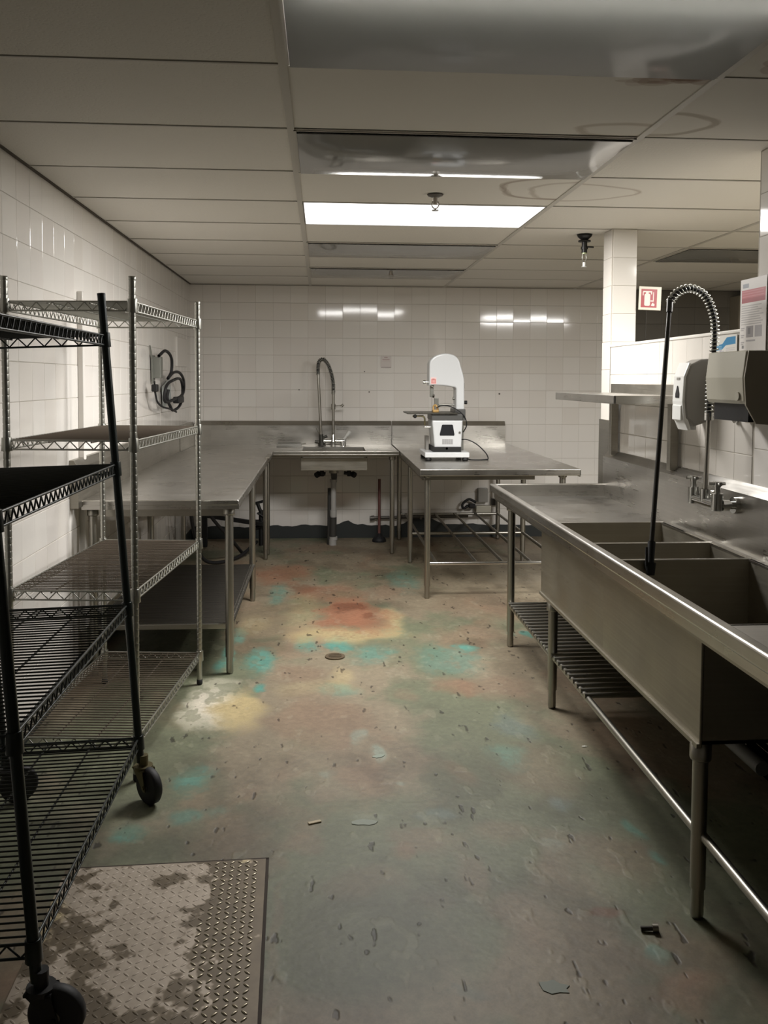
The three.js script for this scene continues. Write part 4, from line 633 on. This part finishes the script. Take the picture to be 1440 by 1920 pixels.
// ---------------------------------------------------------------- under the counters
{
  const d = thing('drain_pipe', 'grey sink drain pipe standing below the bowl of the back counter', 'pipe', [0.1, 0, -7.62]);
  const pvc = std({ color: 0xa7a5a1, roughness: 0.4 }), dk = std({ color: 0x3b3a37, roughness: 0.6 });
  mesh('upper_pipe', [rod([0.0, 0.58, 0.0], [0, 0.3, -0.02], 0.024, 14), rod([0, 0.56, 0], [0, 0.585, 0], 0.031, 14), rod([0, 0.31, -0.02], [0, 0.25, -0.02], 0.03, 14)], pvc, d);
  mesh('tail_piece', [rod([0.0, 0.69, 0.17], [0.005, 0.6, 0.0], 0.03, 14, 0.026)], dk, d);
  mesh('lower_pipe', [rod([0, 0.26, -0.02], [-0.005, 0.06, -0.03], 0.03, 14), rod([-0.03, 0.5, -0.06], [-0.035, 0.0, -0.06], 0.02, 12)], dk, d);
  mesh('floor_coupling', [rod([-0.005, 0, -0.03], [-0.005, 0.05, -0.03], 0.034, 14), rod([0.0, 0.045, -0.03], [0, 0.075, -0.03], 0.036, 14)], pvc, d);
  for (const [x, s, w] of [[0.0, -1, 'left'], [0.235, 1, 'right']]) {
    const v = thing('shutoff_valve', `black shutoff valve with hose, ${w} of the drain pipe under the sink bowl`, 'valve', [x, 0.645, -7.6]);
    mesh('valve_body', [rod([0, -0.03, 0], [0, 0.04, 0], 0.018, 10), rod([-0.045, 0, 0], [0.03, -0.01, 0], 0.016, 10), rod([0.03 * s, -0.01, 0], [0.05 * s, -0.02, 0.02], 0.026, 12)], black, v);
    mesh('hose', tube([[0, 0.03, 0], [-0.03 * s, 0.06, -0.02], [-0.05 * s, 0.075, -0.08], [-0.04 * s, 0.09, -0.2]], 0.009, 24, 8), black, v, false);
  }
  const p = thing('plunger', 'plunger with dark red stick and black rubber cup by the back wall', 'plunger', [0.515, 0, -7.8]);
  mesh('cup', lathe([[0.001, 0.075], [0.018, 0.075], [0.024, 0.055], [0.05, 0.04], [0.062, 0.018], [0.064, 0.0], [0.056, 0.0], [0.05, 0.018], [0.001, 0.03]], 24), rubber, p, false);
  mesh('stick', rod([0, 0.07, 0], [0.004, 0.56, -0.06], 0.0125, 12), std({ color: 0x6a4540, roughness: 0.6 }), p);
  const c = thing('wall_pipe', 'thin grey pipe run low along the back wall under the right-hand table', 'pipe');
  mesh('pipe', [rod([0.44, 0.19, -7.96], [1.35, 0.2, -7.96], 0.014, 10)], std({ color: 0x6e6a65, roughness: 0.5, metalness: 0.5 }), c);
  mesh('clamp', [rod([0.44, 0.185, -7.96], [0.48, 0.19, -7.96], 0.022, 10), box(0.9, 0.92, 0.175, 0.215, -7.985, -7.94)], std({ color: 0x6e6a65, roughness: 0.5, metalness: 0.5 }), c);
  const o = thing('outlet_box', 'grey electrical boxes with a dark plug on the back wall beneath the saw table', 'outlet', [1.47, 0.33, ZB + 0.008]);
  mesh('upper_box', rbox(-0.03, 0.06, 0.0, 0.13, 0, 0.06, 0.005), greyPlastic, o); mesh('lower_box', rbox(-0.05, 0.09, -0.13, -0.03, 0, 0.07, 0.005), beigePlastic, o);
  mesh('plug', [rbox(-0.12, -0.06, -0.05, -0.01, 0.03, 0.09, 0.008), tube([[-0.12, -0.03, 0.06], [-0.17, -0.05, 0.07], [-0.18, -0.02, 0.07], [-0.12, 0.03, 0.06], [-0.05, 0.0, 0.05]], 0.012, 30, 8)], black, o);
  mesh('cover_plate', rbox(0.1, 0.17, -0.03, 0.03, 0, 0.05, 0.004), std({ color: 0x4a4845, roughness: 0.5 }), o);
  const f = thing('pipe_frame', 'dark flat bar frame with black hoses under the far end of the left work table', 'frame');
  mesh('bar', [rbox(-1.05, -0.5, -0.018, 0.018, -0.018, 0.018, 0.004).rotateZ(-0.16).translate(0.02, 0.12, -7.55)], black, f);
  mesh('upright', [rbox(-1.03, -0.985, 0.012, 0.32, -7.57, -7.53, 0.004)], black, f);
  mesh('hose', tube([[-1.02, 0.82, -6.6], [-1.0, 0.6, -6.62], [-0.97, 0.3, -6.66], [-0.9, 0.06, -6.75], [-0.7, 0.02, -7.0], [-0.55, 0.08, -7.4]], 0.014, 60, 8), rubber, f, false);
  mesh('hose', tube([[-0.98, 0.82, -6.6], [-0.94, 0.62, -6.6], [-0.84, 0.4, -6.7], [-0.72, 0.2, -6.9], [-0.66, 0.03, -7.2]], 0.014, 60, 8), rubber, f, false);
  const v = thing('gas_valve', 'black branching valve fitting beside the rear leg of the left work table', 'valve', [-0.53, 0, -7.6]);
  mesh('stem', [rod([0, 0.012, 0], [0, 0.32, 0], 0.02, 12), rod([0, 0.3, 0], [-0.03, 0.38, 0], 0.016, 10), rod([-0.05, 0.22, 0], [0.05, 0.22, 0], 0.018, 10), rod([0, 0.18, 0], [-0.09, 0.15, 0.02], 0.02, 10)], black, v);
  mesh('lever', rod([-0.05, 0.38, 0], [0.03, 0.4, 0], 0.012, 10), black, v); mesh('lever', rod([-0.03, 0.3, 0.02], [0.03, 0.26, 0.02], 0.01, 8), black, v);
}

// ---------------------------------------------------------------- small things on counters and floor
{
  const t = thing('steel_tray', 'small shiny steel tray lying on the back counter left of the faucet', 'tray', [-0.29, TOP - 0.008, -7.78]);
  mesh('pan', [rbox(-0.1, 0.1, 0, 0.006, -0.07, 0.07, 0.002), rbox(-0.11, -0.1, 0, 0.03, -0.075, 0.075, 0.003), rbox(0.1, 0.11, 0, 0.03, -0.075, 0.075, 0.003), rbox(-0.11, 0.11, 0, 0.03, 0.07, 0.077, 0.003), rbox(-0.11, 0.11, 0, 0.03, -0.077, -0.07, 0.003)], chrome, t);
  mesh('grip', tube([[0.11, 0.02, -0.03], [0.14, 0.024, -0.02], [0.14, 0.024, 0.02], [0.11, 0.02, 0.03]], 0.005, 20, 8), legSteel, t, false);
  const s = mesh('steel_strip', [rbox(-0.42, -0.385, TOP, TOP + 0.012, -6.75, -6.45, 0.003)], steelDull, scene); tag(s, 'short steel strip on the far front corner of the left work table', 'strip');
  const d = thing('floor_drain', 'round rusty floor drain cover set in the worn floor between the tables', 'drain', [0.069, 0, -4.525]);
  const hs = []; for (let k = -2; k <= 2; k++) { const w = Math.sqrt(0.042 ** 2 - (k * 0.016) ** 2) * 0.85; hs.push([[-w, k * 0.016 - 0.004], [w, k * 0.016 - 0.004], [w, k * 0.016 + 0.004], [-w, k * 0.016 + 0.004]]); }
  const ring = []; for (let k = 0; k < 36; k++) ring.push([0.052 * Math.cos(k / 18 * Math.PI), 0.052 * Math.sin(k / 18 * Math.PI)]);
  mesh('grate', extrude(ring, 0.006, 0.001, hs).rotateX(-Math.PI / 2).translate(0, 0.001, 0), std({ color: 0x6d5f4c, metalness: 0.5, roughness: 0.6 }), d);
  mesh('throat', rod([0, 0.0002, 0], [0, 0.0022, 0], 0.044, 24), black, d);
  const b = thing('bolt', 'small dirty bolt lying on the floor near the front leg of the big sink', 'bolt', [0.869, 0, -2.183]);
  mesh('head', rod([0.005, 0.01, 0], [0.02, 0.011, 0.003], 0.011, 6), std({ color: 0x8b857b, metalness: 0.7, roughness: 0.4 }), b); mesh('shank', rod([-0.025, 0.007, -0.004], [0.006, 0.009, 0], 0.006, 8), std({ color: 0x3e3a36, metalness: 0.6, roughness: 0.5 }), b);
  const k = mesh('wood_splinter', [rbox(-0.022, 0.022, 0.0005, 0.005, -0.007, 0.007, 0.002)], std({ color: 0xb9ac92, roughness: 0.7 }), scene, true); k.position.set(-0.023, 0, -2.807); k.rotation.y = 0.35; tag(k, 'short pale wood splinter on the floor beyond the tread plate', 'splinter');
  const chip = [[0.22, -3.3, 0.024, 0.4, 'pale grey-green paint flake on the floor in the middle of the aisle', 0x8f9a8c], [1.043, -3.342, 0.014, 0.1, 'tiny white paint chip on the floor near the second sink leg', 0xc9c6ba], [0.14, -2.8, 0.04, 0.05, 'wide grey paint flake on the floor beyond the tread plate corner', 0x868d80], [0.56, -1.99, 0.04, -0.3, 'long dull paint flake on the floor at the bottom of the picture', 0x7f857a]];
  for (const [x, z, r, a, label, color] of chip) {                        // paint flakes curling off the concrete
    const n = 11, pts = []; for (let q = 0; q < n; q++) { const t = q / n * Math.PI * 2, rr = r * (0.65 + 0.5 * rnd()); pts.push([rr * Math.cos(t), rr * 0.6 * Math.sin(t)]); }
    const m = mesh('paint_flake', extrude(pts, 0.002, 0.0005).rotateX(-Math.PI / 2), std({ color, roughness: 0.6 }), scene, true);
    m.position.set(x, 0.0002, z); m.rotation.set(0.02, a, 0); tag(m, label, 'paint flake');
  }
}

renderer.render(scene, camera);
